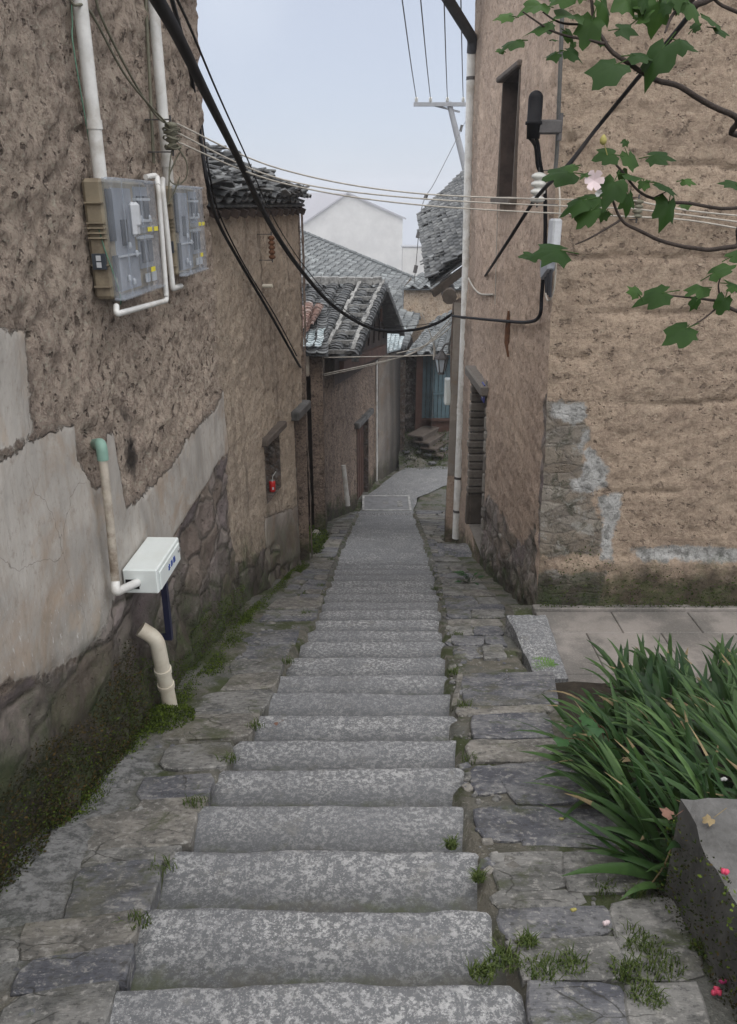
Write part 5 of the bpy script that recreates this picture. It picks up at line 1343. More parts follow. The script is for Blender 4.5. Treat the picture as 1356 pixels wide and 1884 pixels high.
# black cable joint canister
p = RS.px(983, 212, .20); root = empty('cable_joint', p, 'black dome-topped cable joint canister beside the slit window', 'cable joint')
px2m = 1 / 1450 * (p - CAM).dot(Vector((0, CT, -ST))); Rr = 13.5 * px2m; Hc = 82 * px2m
prof = [(.001, Hc * .5)] + [(Rr * math.sin(t), Hc * .5 - Rr + Rr * math.cos(t)) for t in np.linspace(.25, math.pi / 2, 6)] + [(Rr, -Hc * .12), (Rr * 1.2, -Hc * .13), (Rr * 1.2, -Hc * .19), (Rr * .98, -Hc * .2), (Rr * .9, -Hc * .48), (.001, -Hc * .48)]
mb = MB(); mb.lathe(p, prof, 20); mb.build('canister', M['black'], root)
mb = MB(); mb.box(p + Vector((.10, 0, -Hc * .24)), (.16, .06, .085), bev=.01); mb.box(p + Vector((.17, .0, -Hc * .24)), (.02, .05, .16)); mb.build('bracket', M['iron'], root)
BC = 'black cables on the right wall'
b0 = p + Vector((0, 0, -Hc * .46))
cable([b0 + Vector((-.02, 0, 0)), RS.px(986, 270, .16), RS.px(990, 305, .12), RS.px(1001, 335, .07), RS.px(1003, 380, .05), RS.px(1003, 450, .05), RS.px(1000, 500, .06), RS.px(997, 545, .05), RS.px(993, 580, .05), RS.px(975, 592, .04), RS.px(930, 591, .04), at(838, 582, 10.3), at(832, 578, 10.8)], .014, M['black'], 'black cable dropping from the canister and turning along the wall to the downpipe', BC)
cable([b0 + Vector((.02, 0, 0)), RS.px(990, 265, .17), RS.px(994, 300, .14), RS.px(1000, 330, .09), RS.px(1003, 352, .07)], .012, M['black'], 'short black cable looping from the canister down to the striped insulator', BC)
cable([at(1420, -190, 3.4), at(1282, 10, 4.3), at(1160, 160, 5.2), at(1095, 240, 5.6), RS.px(1040, 303, .20), RS.px(1000, 345, .16), RS.px(975, 380, .15), RS.px(925, 460, .2), at(880, 525, 10.0), at(833, 580, 10.7)], .013, M['black'], 'black cable slanting down from the top right past the striped insulator to the downpipe', BC)
cable([RS.px(1038, -150, .03), RS.px(1034, 0, .03), RS.px(1030, 120, .03), RS.px(1026, 250, .03), RS.px(1023, 300, .03), RS.px(1018, 330, .04)], .014, M['wire_grey'], 'grey cable running straight down the edge of the right house corner', BC)
cable([RS.px(862, 512, .02), RS.px(872, 530, .02), RS.px(885, 541, .02), RS.px(908, 542, .02)], .011, M['wire_pale'], 'short pale wire curling on the wall right of the downpipe', 'pale wires on the right wall')
cable([RS.px(916, 365, .012), RS.px(914, 450, .012), RS.px(911, 560, .012)], .005, M['wire_pale'], 'thin pale wire hanging straight below the slit window', 'pale wires on the right wall')
cable([RS.px(1027, 330, .02), RS.px(1028, 380, .02), RS.px(1024, 470, .03), RS.px(1020, 530, .03), RS.px(1010, 553, .04), RS.px(1004, 540, .04), RS.px(1005, 500, .05)], .006, M['wire_pale'], 'pale wire looped under the small grey box by the house corner', 'pale wires on the right wall')
p = RS.px(1014, 470, .04); root = empty('junction_box', p, 'slim grey junction box hanging beside the house corner', 'junction box')
mb = MB(); mb.box(RS.px(1018, 440, .04), (.14, .06, .26), M=RSM, bev=.012); mb.build('case', M['meter_light'], root)
mb = MB(); mb.box(RS.px(1008, 488, .05), (.22, .06, .14), M=RSM @ Matrix.Rotation(.4, 3, 'Y'), bev=.012); mb.build('cover', M['meter'], root)
mb = MB(); 
for k in range(3): mb.tube(spline([RS.px(1004 + 5 * k, 495, .06), RS.px(1005 + 4 * k, 515, .06), RS.px(1006 + 3 * k, 538 + 4 * k, .05)], 5), .012, 7)
mb.build('cable_tail', M['grey_pipe'], root)
# house number plate
p = RS.P(rdoor[0] - .03, rdoor[3] + .02, .05); root = empty('number_plate', p, 'small blue house number plate at the end of the door lintel', 'sign')
mb = MB(); mb.box(p, (.17, .012, .20), M=RSM, bev=.004); mb.build('plate', M['plate_blue'], root)
mb = MB(); mb.box(p + RN * .0075, (.12, .004, .03), M=RSM); mb.box(p + RN * .0075 + Vector((0, 0, -.05)), (.09, .004, .018), M=RSM); mb.build('marking', M['plate_white'], root)
# lantern and white cabinet
p = at(812, 668, 10.75); root = empty('lantern', p, 'dark hexagonal wall lantern with frosted panes by the far pillar', 'lantern')
hx = lambda r0, r1, z0, z1, mb, mi=0: mb.add([p + Vector((math.cos(k * math.pi / 3) * r, math.sin(k * math.pi / 3) * r, z)) for (r, z) in ((r0, z0), (r1, z1)) for k in range(6)], [(k, (k + 1) % 6, 6 + (k + 1) % 6, 6 + k) for k in range(6)] + [list(range(6)), list(range(6, 12))], 0, mi)
mb = MB(); hx(.05, .088, -.12, .06, mb); mb.build('glass', M['lamp_glass'], root)
mb = MB(); hx(.105, .10, .06, .075, mb); hx(.095, .03, .076, .15, mb); hx(.03, .012, .15, .19, mb); hx(.055, .03, -.15, -.121, mb)
for k in range(6):
    an = k * math.pi / 3; d = Vector((math.cos(an), math.sin(an), 0)); beam(mb, p + d * .052 + Vector((0, 0, -.12)), p + d * .09 + Vector((0, 0, .06)), .012, .012)
mb.build('cap', M['iron'], root)
mb = MB(); q = p + Vector((.0, 0, .17)); mb.tube(spline([q, q + Vector((.05, .02, .08)), q + Vector((.14, .05, .05)), Vector((1.17, 10.95, p.z + .0)), Vector((1.17, 10.95, p.z - .15))], 5), .012, 7); mb.build('bracket', M['iron'], root)
p = at(824, 720, 10.85); root = empty('meter_cabinet', p, 'small white cabinet on the far pillar below the lantern', 'cabinet')
mb = MB(); mb.box(p + Vector((.04, 0, 0)), (.17, .16, .36), bev=.01); mb.build('case', M['white_box'], root)
mb = MB(); mb.box(p + Vector((.04, -.085, 0)), (.13, .012, .30), bev=.004); mb.build('door', M['white_box'], root)
# wires near the far pillar
FW = 'pale wires across the end of the lane'
e = at(832, 600, 10.8)
for k, (a, b, c, d, lab) in enumerate((((830, 585, 10.8), (775, 640, 11), (700, 668, 11.2), (597, 691, 11.3), 'pale wire sagging from the pillar to the gate house, lowest of its group'), ((830, 592, 10.8), (770, 645, 11), (690, 668, 11.2), (596, 688, 11.3), 'pale wire bundled above the lowest one from pillar to gate house'), ((832, 652, 10.8), (760, 655, 11), (690, 656, 11.2), (590, 658, 11.3), 'nearly level pale wire under the gable house eave'),
                                   ((832, 600, 10.8), (800, 625, 10.9), (770, 640, 11), (730, 650, 11.1), 'short pale wire hanging left of the pillar'))):
    cable([at(*a), at(*b), at(*c), at(*d)], .007, M['wire_pale'], lab, FW)
mb = MB(); mb.tube(spline([at(776, 575, 10.9), at(790, 610, 10.85), at(799, 640, 10.85), at(798, 662, 10.85)], 6), [.006] * 12 + [.016] * 6 + [.012], 7)
mb.build('loose_wire', M['wire_pale'], None, 'loose pale wire end dangling left of the lantern', 'cable', FW, origin=at(798, 662, 10.85))
for k in range(3):
    cable([at(833 + k, 578 + 4 * k, 10.8), at(831 + 2 * k, 610, 10.78), at(826 + 3 * k, 640, 10.78), at(830, 655 + 4 * k, 10.85)], .010, M['wire_pale'] if k else M['wire_grey'], ('dark', 'pale', 'second pale')[k] + ' cable of the tangle hanging on the pillar above the lantern', 'cable tangle on the pillar')
# utility pole in the mist
PY = 30.0
root = empty('utility_pole', at(880, 420, PY), 'leaning grey utility pole with crossarm standing beyond the tiled roof', 'utility pole')
mb = MB(); mb.tube([at(826, 188, PY), at(857, 315, PY), at(905, 520, PY)], [.09, .11, .14], 12); mb.build('post', M['pole'], root)
mb = MB(); beam(mb, at(761, 192, PY - .1), at(866, 192, PY - .1), .10, .12); mb.build('crossarm', M['pole'], root)
mb = MB(); beam(mb, at(795, 193, PY), at(846, 206, PY), .05, .06); mb.build('brace', M['pole'], root)
tops = []
for x in (766, 792, 823, 852):
    p = at(x, 188, PY - .1); mb = MB(); mb.lathe(p, [(.02, -.05), (.02, .0), (.06, .02), (.05, .07), (.06, .09), (.04, .15), (.001, .16)], 10); mb.build('insulator', M['porcelain'], root); tops.append(p + Vector((0, 0, .1)))
for k, (x, lab) in enumerate(((740, 'leftmost of the four overhead wires rising from the utility pole'), (774, 'second overhead wire from the left on the utility pole'), (817, 'third overhead wire from the left on the utility pole'), (848, 'rightmost of the four overhead wires rising from the utility pole'))):
    a = at(x, 0, 17); t = tops[k]; cable([t, t.lerp(a, .5) + Vector((0, 0, -.06)), a, a + (a - t) * .4], .013, M['wire_grey'], lab, 'overhead wires of the utility pole', sp=6)
st = [at(858, 220, PY), at(843, 250, 26), at(800, 335, 22), at(783, 362, 20), at(774, 395, 19.5), at(766, 480, 19.4), at(762, 520, 19.4)]
cable(st, .009, M['wire_grey'], 'thin stay wire slanting from the pole down past the roof edge')
mb = MB()
for (x, y, h) in ((848, 236, 12), (783, 362, 10), (769, 432, 12), (764, 495, 14)):
    yy = {236: 28, 362: 20, 432: 19.45, 495: 19.4}[y]; mb.tube([at(x + 2, y - h / 2, yy), at(x - 1, y + h / 2, yy)], .045, 8)
mb.build('stay_insulators', M['iron'], None, 'dark egg insulators threaded on the stay wire', 'insulator', origin=at(764, 495, 19.4))

# ================================================================== plants
def leaf_shape():
    keys = [(-160, .20), (-140, .55), (-118, .58), (-102, .74), (-86, .66), (-68, .72), (-50, .95), (-38, .84), (-26, .76), (-14, .90), (0, 1.15), (14, .90), (26, .76), (38, .84), (50, .95), (68, .72), (86, .66), (102, .74), (118, .58), (140, .55), (160, .20)]
    return [(math.radians(a), r) for a, r in keys]
LS = leaf_shape()
def palm_leaf(mb, base, tip, nrm, size, tint, rng, fold=.22):
    """palmate leaf: base (stalk end), tip direction, plane normal"""
    t = tip.normalized(); n = (nrm - t * nrm.dot(t)).normalized(); s = t.cross(n)
    c = base + t * size * .30
    vs = [c]; k = len(LS); curl = rng.uniform(.0, .75); wav = rng.uniform(-.07, .07)
    for f in (.5, 1.0):
        for a, r in LS:
            rr_ = r * f * (1 + rng.uniform(-.11, .11)); x = math.cos(a) * rr_ * .62; y = math.sin(a) * rr_ * .52
            z = -fold * abs(y) * .9 - curl * max(x, 0) ** 2 + wav * math.sin(a * 3.1 + fold * 40) * f + rng.uniform(-.012, .012)
            vs.append(c + (t * x + s * y + n * z) * size)
    fs = [(0, 1 + i, 2 + i) for i in range(k - 1)] + [(1 + i, 1 + k + i, 2 + k + i, 2 + i) for i in range(k - 1)]
    mb.add(vs, fs, tint, 0, True)
tree = empty('hibiscus_tree', (2.45, 2.7, gz(2.7)), 'broad-leaved tree reaching in from the right with one pale pink flower', 'tree')
V = Vector
mb = MB(); tr = [V((2.45, 2.7, gz(2.7) - .1)), V((2.40, 2.65, 0)), V((2.32, 2.5, 1.0)), V((2.2, 2.4, 1.9)), V((2.1, 2.3, 2.7))]
mb.tube(spline(tr, 5), [.07 - .0017 * i for i in range(21)], 10); mb.build('trunk', M['bark'], tree)
def branch(pts, r0, r1):
    P = spline(pts, 7); mb = MB(); n = len(P)
    P = [q + V((noise.noise(q * 14), noise.noise(q * 14 + V((7, 1, 3))), noise.noise(q * 14 + V((2, 9, 5))))) * .006 * min(1, i / 3) for i, q in enumerate(P)]
    mb.tube(P, [r0 + (r1 - r0) * i / (n - 1) for i in range(n)], 7); return mb.build('branch', M['bark'], tree)
branch([tr[3], at(1430, 245, 2.15), at(1356, 215, 2.05), at(1250, 163, 2.0), at(1180, 132, 1.95), at(1115, 80, 1.95), at(1095, 35, 2.0), at(1080, -40, 2.0)], .0085, .003)
branch([at(1112, 80, 1.95), at(1060, 72, 1.95), at(1010, 52, 1.92), at(962, 18, 1.9)], .0035, .0015)
branch([at(1098, 45, 1.98), at(1040, 42, 1.95), at(1000, 22, 1.95)], .003, .0015)
branch([tr[4], at(1360, -30, 2.1), at(1290, -20, 2.05), at(1240, 20, 2.0), at(1222, 60, 1.95)], .010, .002)
branch([at(1440, 60, 2.1), at(1356, 22, 2.1), at(1320, 0, 2.1), at(1300, -40, 2.1)], .005, .0025)
branch([tr[2], at(1450, 440, 1.95), at(1356, 452, 1.9), at(1290, 460, 1.88), at(1210, 440, 1.86), at(1150, 410, 1.85), at(1128, 375, 1.85), at(1128, 340, 1.85)], .007, .002)
branch([at(1142, 404, 1.85), at(1100, 432, 1.82), at(1060, 448, 1.8)], .003, .0015)
branch([tr[2], at(1450, 385, 2.05), at(1356, 382, 2.0), at(1260, 376, 1.95), at(1200, 366, 1.92), at(1165, 345, 1.9), at(1135, 305, 1.9), at(1128, 285, 1.9)], .005, .002)
branch([at(1200, 366, 1.92), at(1230, 350, 1.92)], .002, .001)
branch([tr[2], at(1460, 600, 1.9), at(1356, 572, 1.82), at(1320, 552, 1.8), at(1270, 545, 1.78), at(1225, 540, 1.76)], .006, .0015)
branch([at(1330, 556, 1.8), at(1300, 580, 1.78), at(1270, 602, 1.76)], .0025, .0012)
branch([at(1330, 556, 1.8), at(1320, 525, 1.8), at(1330, 500, 1.8)], .0025, .0012)
rr = random.Random(77)
LEAVES = [(935, 29, 40, 178, 1.9, .9), (948, 74, 52, 165, 1.9, .3), (997, 47, 58, 150, 1.92, .4), (993, 8, 60, 170, 1.93, .6), (1021, 98, 38, 150, 1.95, .2), (1050, 96, 42, 15, 1.95, .1), (1052, 28, 66, 168, 1.95, .5), (1087, 45, 72, 95, 1.95, .45), (1144, 53, 48, 0, 1.95, .1), (1177, 33, 40, 330, 2.0, .95),
          (1210, 10, 75, 75, 2.0, .55), (1152, 2, 62, 110, 2.0, .6), (1308, 35, 55, 60, 2.05, .25), (1322, 52, 45, 20, 2.05, .2), (1128, 121, 92, 140, 1.9, .15), (1172, 102, 58, 8, 1.93, .1), (1215, 95, 98, 125, 1.92, .12), (1256, 78, 52, 40, 1.95, .1), (1270, 10, 60, 60, 2.0, .5), (1110, 8, 58, 60, 2.0, .5),
          (1124, 284, 54, 178, 1.88, .25), (1157, 290, 50, 70, 1.9, .5), (1206, 286, 58, 352, 1.9, .1), (1042, 317, 74, 176, 1.85, .15), (1128, 338, 72, 110, 1.84, .25), (1160, 322, 45, 30, 1.88, .3), (1216, 338, 66, 15, 1.9, .08), (1230, 378, 68, 95, 1.9, .2), (1068, 370, 66, 170, 1.83, .3), (1084, 392, 58, 125, 1.82, .35), (1098, 363, 52, 200, 1.84, .3), (1157, 362, 48, 90, 1.87, .2),
          (1025, 460, 82, 172, 1.78, .12), (1350, 338, 45, 200, 1.95, .15), (1214, 540, 72, 174, 1.74, .25), (1290, 529, 52, 172, 1.78, .45), (1318, 500, 58, 345, 1.78, .5), (1346, 522, 45, 20, 1.8, .3), (1333, 553, 46, 95, 1.78, .2), (1258, 607, 76, 152, 1.74, .3), (1350, 470, 44, 350, 1.8, .4), (1240, -20, 70, 90, 2.0, .5), (1185, -15, 70, 100, 2.0, .5), (1040, -12, 60, 150, 1.95, .6)]
FWD = V((0, CT, -ST)); UPV = V((0, ST, CT))
mb = MB()
EXTRA = []
for (x, y, s, an, dy, tint) in LEAVES:
    if rr.random() < .75: EXTRA.append((x + rr.uniform(-50, 50), y + rr.uniform(-28, 28), s * rr.uniform(.35, .62), an + rr.uniform(-70, 70), dy + rr.uniform(-.06, .1), rr.random()))
for (x, y, s, an, dy, tint) in LEAVES + EXTRA:
    c = at(x, y, dy); dep = (c - CAM).dot(FWD); size = s * dep / 1450 * 1.0
    a = math.radians(an + rr.uniform(-12, 12)); tip = V((1, 0, 0)) * math.cos(a) - UPV * math.sin(a) + FWD * rr.uniform(-.45, .25)
    nrm = -FWD * rr.uniform(.5, 1.1) + V((0, 0, 1)) * rr.uniform(.3, 1.5) + V((1, 0, 0)) * rr.uniform(-.5, .5)
    palm_leaf(mb, c - tip.normalized() * size * .35, tip, nrm, size, tint, rr, rr.uniform(.1, .5))
    b = c - tip.normalized() * size * .05
    mb.tube([b, b - tip.normalized() * size * .45 - V((0, 0, .004))], .0012, 4, tint=.8)
mb.build('foliage', M['leaf'], tree)
# flower and bud
def flower(c, r, mats, parent, rng, name='flower', npet=6):
    mb = MB()
    for k in range(npet):
        an = 6.283 * k / npet; d = V((math.cos(an), -.35, math.sin(an))).normalized(); s = V((-math.sin(an), 0, math.cos(an)))
        vs = [c, c + d * r * .5 + s * r * .32, c + d * r * .5 - s * r * .32, c + d * r + s * r * .34 + V((0, -r * .1, 0)), c + d * r - s * r * .34 + V((0, -r * .1, 0)), c + d * r * 1.12]
        mb.add(vs, [(0, 1, 2), (1, 3, 4, 2), (3, 5, 4)], rng.random(), 0, True)
    return mb.build(name, mats, parent)
flower(at(1092, 332, 1.86), .021, M['petal_pale'], tree, rr)
flower(at(1101, 356, 1.85), .008, M['lime'], tree, rr, 'flower')
mb = MB(); p = at(1110, 258, 1.88); mb.lathe(p, [(.001, -.010), (.007, -.006), (.008, .002), (.003, .010), (.0, .012)], 8); mb.tube([p, p + V((.012, 0, -.03))], .001, 4); mb.build('bud', M['bud'], tree)
# iris clumps
def iris(x, y, n, rng, lean, Lmax=.58):
    if y > 3.1: Lmax = .46
    if y > 3.5: n = int(n * .8); Lmax = .38
    z = gz(y) - .05; root = (x, y, z); mb = MB()
    n = int(n * 1.25)
    for k in range(n):
        b = V((x + rng.uniform(-.10, .10), y + rng.uniform(-.10, .10), z)); L = rng.uniform(.55, 1) * Lmax; w = rng.uniform(.011, .021)
        an = rng.gauss(lean, .75); el = rng.uniform(.6, 1.35); cur = rng.uniform(.35, 1.5)
        d = V((math.cos(an), math.sin(an), 0)); sd = V((-math.sin(an), math.cos(an), 0)); tw = rng.uniform(-.9, .9)
        vs = []; p = b.copy(); m = 9; tint = rng.random() * (.7 if rng.random() > .12 else 1.4)
        for i in range(m):
            t = i / (m - 1); e = el - cur * t ** 1.6
            dirv = d * math.cos(e) + V((0, 0, 1)) * math.sin(e); up = (V((0, 0, 1)) * math.cos(e) - d * math.sin(e))
            ww = w * (1 - t ** 2.6) * (.75 + .5 * min(1, t * 3)) + .0006
            sv = (sd * math.cos(tw) + up * math.sin(tw))
            vs += [p - sv * ww, p + (up * math.cos(tw) - sd * math.sin(tw)) * ww * .28, p + sv * ww]
            p = p + dirv * (L / (m - 1))
        fs = [q for i in range(m - 1) for q in ((3 * i, 3 * i + 1, 3 * i + 4, 3 * i + 3), (3 * i + 1, 3 * i + 2, 3 * i + 5, 3 * i + 4))]
        cut = len(fs) if rng.random() > .10 else len(fs) - 2 * rng.choice((1, 1, 2))
        if rng.random() < .006: cut = 0
        mb.add(vs, fs[:cut], min(tint, 1), 0, True)
        if cut < len(fs): mb.add(vs, fs[cut:], min(tint, 1), 1, True)
    return mb.build('iris_plant', [M['iris'], M['dry']], None, 'clump of dark green sword-shaped leaves in the flower bed by the terrace', 'plant', 'iris clumps in the flower bed', origin=root)
rg = random.Random(19)
for (x, y, n, le_) in [(1.12, 2.16, 26, 3.0), (1.36, 2.22, 24, 2.7), (1.62, 2.3, 22, 2.4), (1.12, 2.48, 30, 3.1), (1.40, 2.58, 30, 2.9), (1.72, 2.6, 26, 2.5), (1.14, 2.85, 28, 3.3), (1.44, 2.95, 28, 2.9), (1.78, 3.0, 28, 2.6), (2.1, 2.9, 22, 2.2),
                     (1.20, 3.22, 28, 3.2), (1.52, 3.32, 28, 2.8), (1.86, 3.38, 26, 2.5), (2.2, 3.35, 22, 2.0), (1.36, 3.55, 24, 2.9), (1.62, 3.7, 24, 2.5), (1.98, 3.75, 24, 2.0), (2.35, 3.75, 20, 1.6), (1.7, 4.3, 14, 2.0), (1.95, 4.32, 14, 1.8), (2.3, 4.35, 14, 1.5), (2.65, 4.2, 14, 1.5), (2.6, 3.6, 18, 2.0), (1.6, 3.98, 18, 2.2), (1.9, 4.05, 20, 1.8), (2.3, 4.1, 18, 1.6)]:
    iris(x, y, n, rg, le_)
# herb with lobed leaves leaning over the iris edge
root = empty('lobed_herb', (1.12, 2.9, gz(2.9)), 'small herb with pale lobed leaves leaning over the iris edge', 'plant')
b = V((1.13, 2.95, gz(2.95))); mb = MB()
tops = [at(1048, 1335, 2.75), at(1085, 1318, 2.75), at(1040, 1358, 2.7), at(1105, 1335, 2.7)]
for q in tops: mb.tube(spline([b, b.lerp(q, .6) + V((0, 0, .05)), q], 5), .002, 5)
mb.build('stem', M['rust'], root)
mb = MB()
for q in tops: palm_leaf(mb, q, V((rg.uniform(-1, .3), -.4, .1)), V((0, -.4, 1)), .085, rg.random(), rg, .1)
mb.build('leaves', M['weed'], root)
# small fern at the kerb, weed at the threshold
def fern(c, n, L, mat, label, rng):
    mb = MB()
    for k in range(n):
        an = rng.uniform(2.2, 5.2); d = V((math.cos(an), math.sin(an), .35)); 
        P = [c + d * L * t + V((0, 0, -.35 * L * t * t)) for t in np.linspace(0, 1, 10)]
        mb.tube(P, .0012, 4)
        sd = V((-d.y, d.x, 0)).normalized()
        for i in range(2, 10):
            for s_ in (-1, 1):
                w = L * .22 * (1 - (i / 10) ** 2); q = P[i]; mb.add([q, q + sd * s_ * w + d * .01, q + d * .016 + sd * s_ * w * .4], [(0, 1, 2)], rng.random())
    return mb.build('fern', mat, None, label, 'fern', origin=c)
fern(V((1.28, 4.55, gz(4.55) + .01)), 7, .17, M['fern'], 'tiny bright fern beside the granite kerb block', rg)
root = empty('weed', at_z(866, 1078, gz(7.6)), 'young weed with rounded leaves below the threshold slab', 'plant')
c = wloc(root); mb = MB()
tip = [c + V((rg.uniform(-.11, .11), rg.uniform(-.1, .06), rg.uniform(.06, .16))) for k in range(11)]
for q in tip: mb.tube([c, c.lerp(q, .5) + V((0, 0, .02)), q], .0025, 4)
mb.build('stem', M['weed'], root)
mb = MB()
for q in tip:
    d = (q - c); d.z *= .2; d.normalize(); s_ = V((-d.y, d.x, 0)); L = rg.uniform(.07, .11)
    mb.add([q, q + d * L * .35 + s_ * L * .3, q + d * L + V((0, 0, -.01)), q + d * L * .35 - s_ * L * .3, q + d * L * .4 + V((0, 0, .008))], [(0, 1, 4), (1, 2, 4), (2, 3, 4), (3, 0, 4)], rg.random())
mb.build('leaves', M['weed'], root)
# moss, liverwort and tiny ferns along the wall foot: uncountable
def scatter(name, mat, count, pos, size, rng, kind='stuff', up=.6, tintf=None, aspect=1.6):
    mb = MB()
    for _ in range(count):
        p, n = pos(rng); s_ = rng.uniform(*size)
        d = (V((rng.uniform(-1, 1), rng.uniform(-1, 1), rng.uniform(-.3, 1))) + n * up).normalized(); t = d.cross(V((rng.uniform(-1, 1), rng.uniform(-1, 1), rng.uniform(-1, 1)))).normalized()
        mb.add([p, p + d * s_ * .5 + t * s_ * .3, p + d * s_ * aspect * .7, p + d * s_ * .5 - t * s_ * .3], [(0, 1, 2, 3)], tintf(p, rng) if tintf else rng.random())
    return mb.build(name, mat, kind=kind)
def wallfoot(hmax, y0, y1, ybias=1.0):
    def f(rng):
        y = y0 + (y1 - y0) * rng.random() ** ybias; h = hmax * rng.random() ** 2.1 * (.45 + .55 * max(0, noise.noise(V((y * 1.3, 0, 5))) + .5))
        s = (y - LW.p0.y) / LW.d.y; b = LW.P(s, gz(y) + h, .0); bulge = .075 * (1 - min(h, .95) / .95) ** 1.4 * min(1, max(0, (s - 4.2) / 1.5) + .35)
        wl = lerp_tab(WB, y)
        x = b.x + bulge + .02 + F((b.x, y, h), 3, 1, 2) * .03
        return V((x + rng.uniform(-.015, .03), y, gz(y) + h)), V((.8, 0, .3))
    return f
scatter('moss', M['moss_brown'], 17000, wallfoot(.56, 1.2, 3.5), (.006, .016), rg, tintf=lambda p, r: min(1, r.random() ** 2.2 * (.5 + max(0, noise.noise(p * 5) + .3))))
scatter('moss', M['moss'], 15000, wallfoot(.42, 1.2, 6.0), (.006, .014), rg, tintf=lambda p, r: r.random() * .7)
def footline(rng):
    y = 2.4 + 6.2 * rng.random(); wl = lerp_tab(WB, y); g = noise.noise(V((y * 1.1, 3, 3)))
    x = wl + .03 + abs(rng.gauss(0, .06)) * (1.2 + g * 1.5)
    return V((x, y, gz(y) - .01 + max(0, .09 - (x - wl) * .6) * rng.random())), V((.3, 0, 1))
scatter('moss', M['moss'], 22000, footline, (.006, .015), rg)
def stubfoot(rng):
    a = rng.uniform(0, 6.28); r = .22 * rng.random() ** .6
    return V((-1.12 + math.cos(a) * r * .8, 3.58 + math.sin(a) * r, gz(3.58 + math.sin(a) * r) + .07 * (1 - r / .22) + rng.uniform(0, .02))), V((.2, 0, 1))
scatter('moss', M['moss'], 3200, stubfoot, (.008, .018), rg)
def gatefoot(rng):
    x = rng.uniform(-1.1, -.62); y = rng.uniform(9.4, 11.3); return V((x, y, gz(y) + .3 * rng.random() ** 2 * (.3 + max(0, -.6 - x)))), V((0, -.5, 1))
scatter('moss', M['moss'], 2600, gatefoot, (.02, .05), rg)
# grass tufts on the right paving, lower corner
def grass(name, spots, count, rng):
    mb = MB()
    for _ in range(count):
        cx_, cy_, r = rng.choice(spots); a = rng.uniform(0, 6.28); q = r * rng.random() ** .7
        p = V((cx_ + math.cos(a) * q, cy_ + math.sin(a) * q, 0)); p.z = gz(p.y) + .0
        d = V((rng.uniform(-1, 1), rng.uniform(-1, 1), 0)); h = rng.uniform(.015, .045); s_ = V((-d.y, d.x, 0)).normalized() * .0022
        mb.add([p - s_, p + s_, p + d * h * .4 + V((0, 0, h * .8)) + s_ * .7, p + d * h * .4 + V((0, 0, h * .8)) - s_ * .7, p + d * h + V((0, 0, h * .9))], [(0, 1, 2, 3), (3, 2, 4)], rng.random())
    return mb.build(name, M['grass'], kind='stuff')
def gp(px, py):
    d = ray(px, py); t = -1.6 / (d.z + .284 * d.y); return CAM + d * t
spots = []
for (x, y, r) in [(1180, 1740, .07), (1215, 1780, .07), (1150, 1790, .05), (1000, 1790, .06), (930, 1770, .05), (1050, 1780, .05), (1260, 1650, .05), (890, 1795, .04), (1190, 1840, .05), (1290, 1750, .04), (970, 1740, .03), (830, 1560, .02), (880, 1620, .02)]:
    q = gp(x, y); spots.append((q.x, q.y, r))
grass('grass', spots, 1900, rg)
spots = []
for (x, y) in [(800, 1085), (840, 1170), (810, 1020), (835, 1240), (850, 1300), (860, 1400), (560, 1130), (530, 1220), (470, 1340), (420, 1400), (360, 1480), (300, 1600), (250, 1700), (590, 1080), (610, 1030), (700, 890), (720, 886), (1180, 1650), (1110, 1640)]:
    q = gp(x, y); spots.append((q.x, q.y, .05))
grass('grass', spots, 1000, rg)
def rubblebank(rng):
    y = rng.uniform(18.1, 19.6); t = max(0, (y - 18.2) / 1.6); return V((rng.uniform(.85, 3), y, -4.45 + .62 * t ** .8 + .12 * rng.random())), V((0, -.4, .9))
scatter('moss', M['moss'], 2200, rubblebank, (.02, .05), rg, tintf=lambda p, r: r.random() * .35)
# side of the planter wall: moss
def planterside(rng):
    y = rng.uniform(.9, 2.03); z = gz(y) + .36 * rng.random() ** 1.5; return V((.985 + rng.uniform(-.02, .004), y, z)), V((-.8, 0, .4))
scatter('moss', M['moss_brown'], 1500, planterside, (.005, .013), rg, tintf=lambda p, r: r.random() ** 4 * .7)
scatter('moss', M['moss'], 700, planterside, (.006, .016), rg)
def terracefoot(rng):
    x = 1.4 + 2.2 * rng.random(); h = rng.random() ** 1.8 * .42 * (.4 + max(0, noise.noise(V((x * 2, 1, 1))) + .4)); return V((x, 5.74 - rng.random() * .03, TZ + .03 + h)), V((0, -.8, .3))
scatter('moss', M['moss'], 1600, terracefoot, (.01, .024), rg, tintf=lambda p, r: r.random() * .5)
# fallen blossoms, buds and leaves
def blossom(px, py, z, r, mat, label, group, rng, lobes=3):
    c = at_z(px, py, z) if z is not None else gp(px, py) + V((0, 0, .012)); mb = MB()
    for k in range(lobes):
        o = V((rng.uniform(-.6, .6), rng.uniform(-.5, .5), rng.uniform(0, .4))) * r; n = 9; vs = []
        for j in range(5):
            t = math.pi * j / 4
            for i in range(n):
                a = 6.283 * i / n; rad = r * .62 * math.sin(t) * (1 + .22 * math.sin(3 * a + k) + .1 * rng.uniform(-1, 1)); vs.append(c + o + V((math.cos(a) * rad, math.sin(a) * rad * .8, -math.cos(t) * r * .55 + r * .3)))
        mb.add(vs, [(j * n + i, j * n + (i + 1) % n, (j + 1) * n + (i + 1) % n, (j + 1) * n + i) for j in range(4) for i in range(n)], rng.random(), 0, True)
    return mb.build('fallen_blossom', mat, None, label, 'blossom', group, origin=c)
FB = 'fallen pink blossoms'
blossom(1334, 1606, -.165, .016, M['petal'], 'crumpled pink blossom lying on the cement block wall', FB, rg)
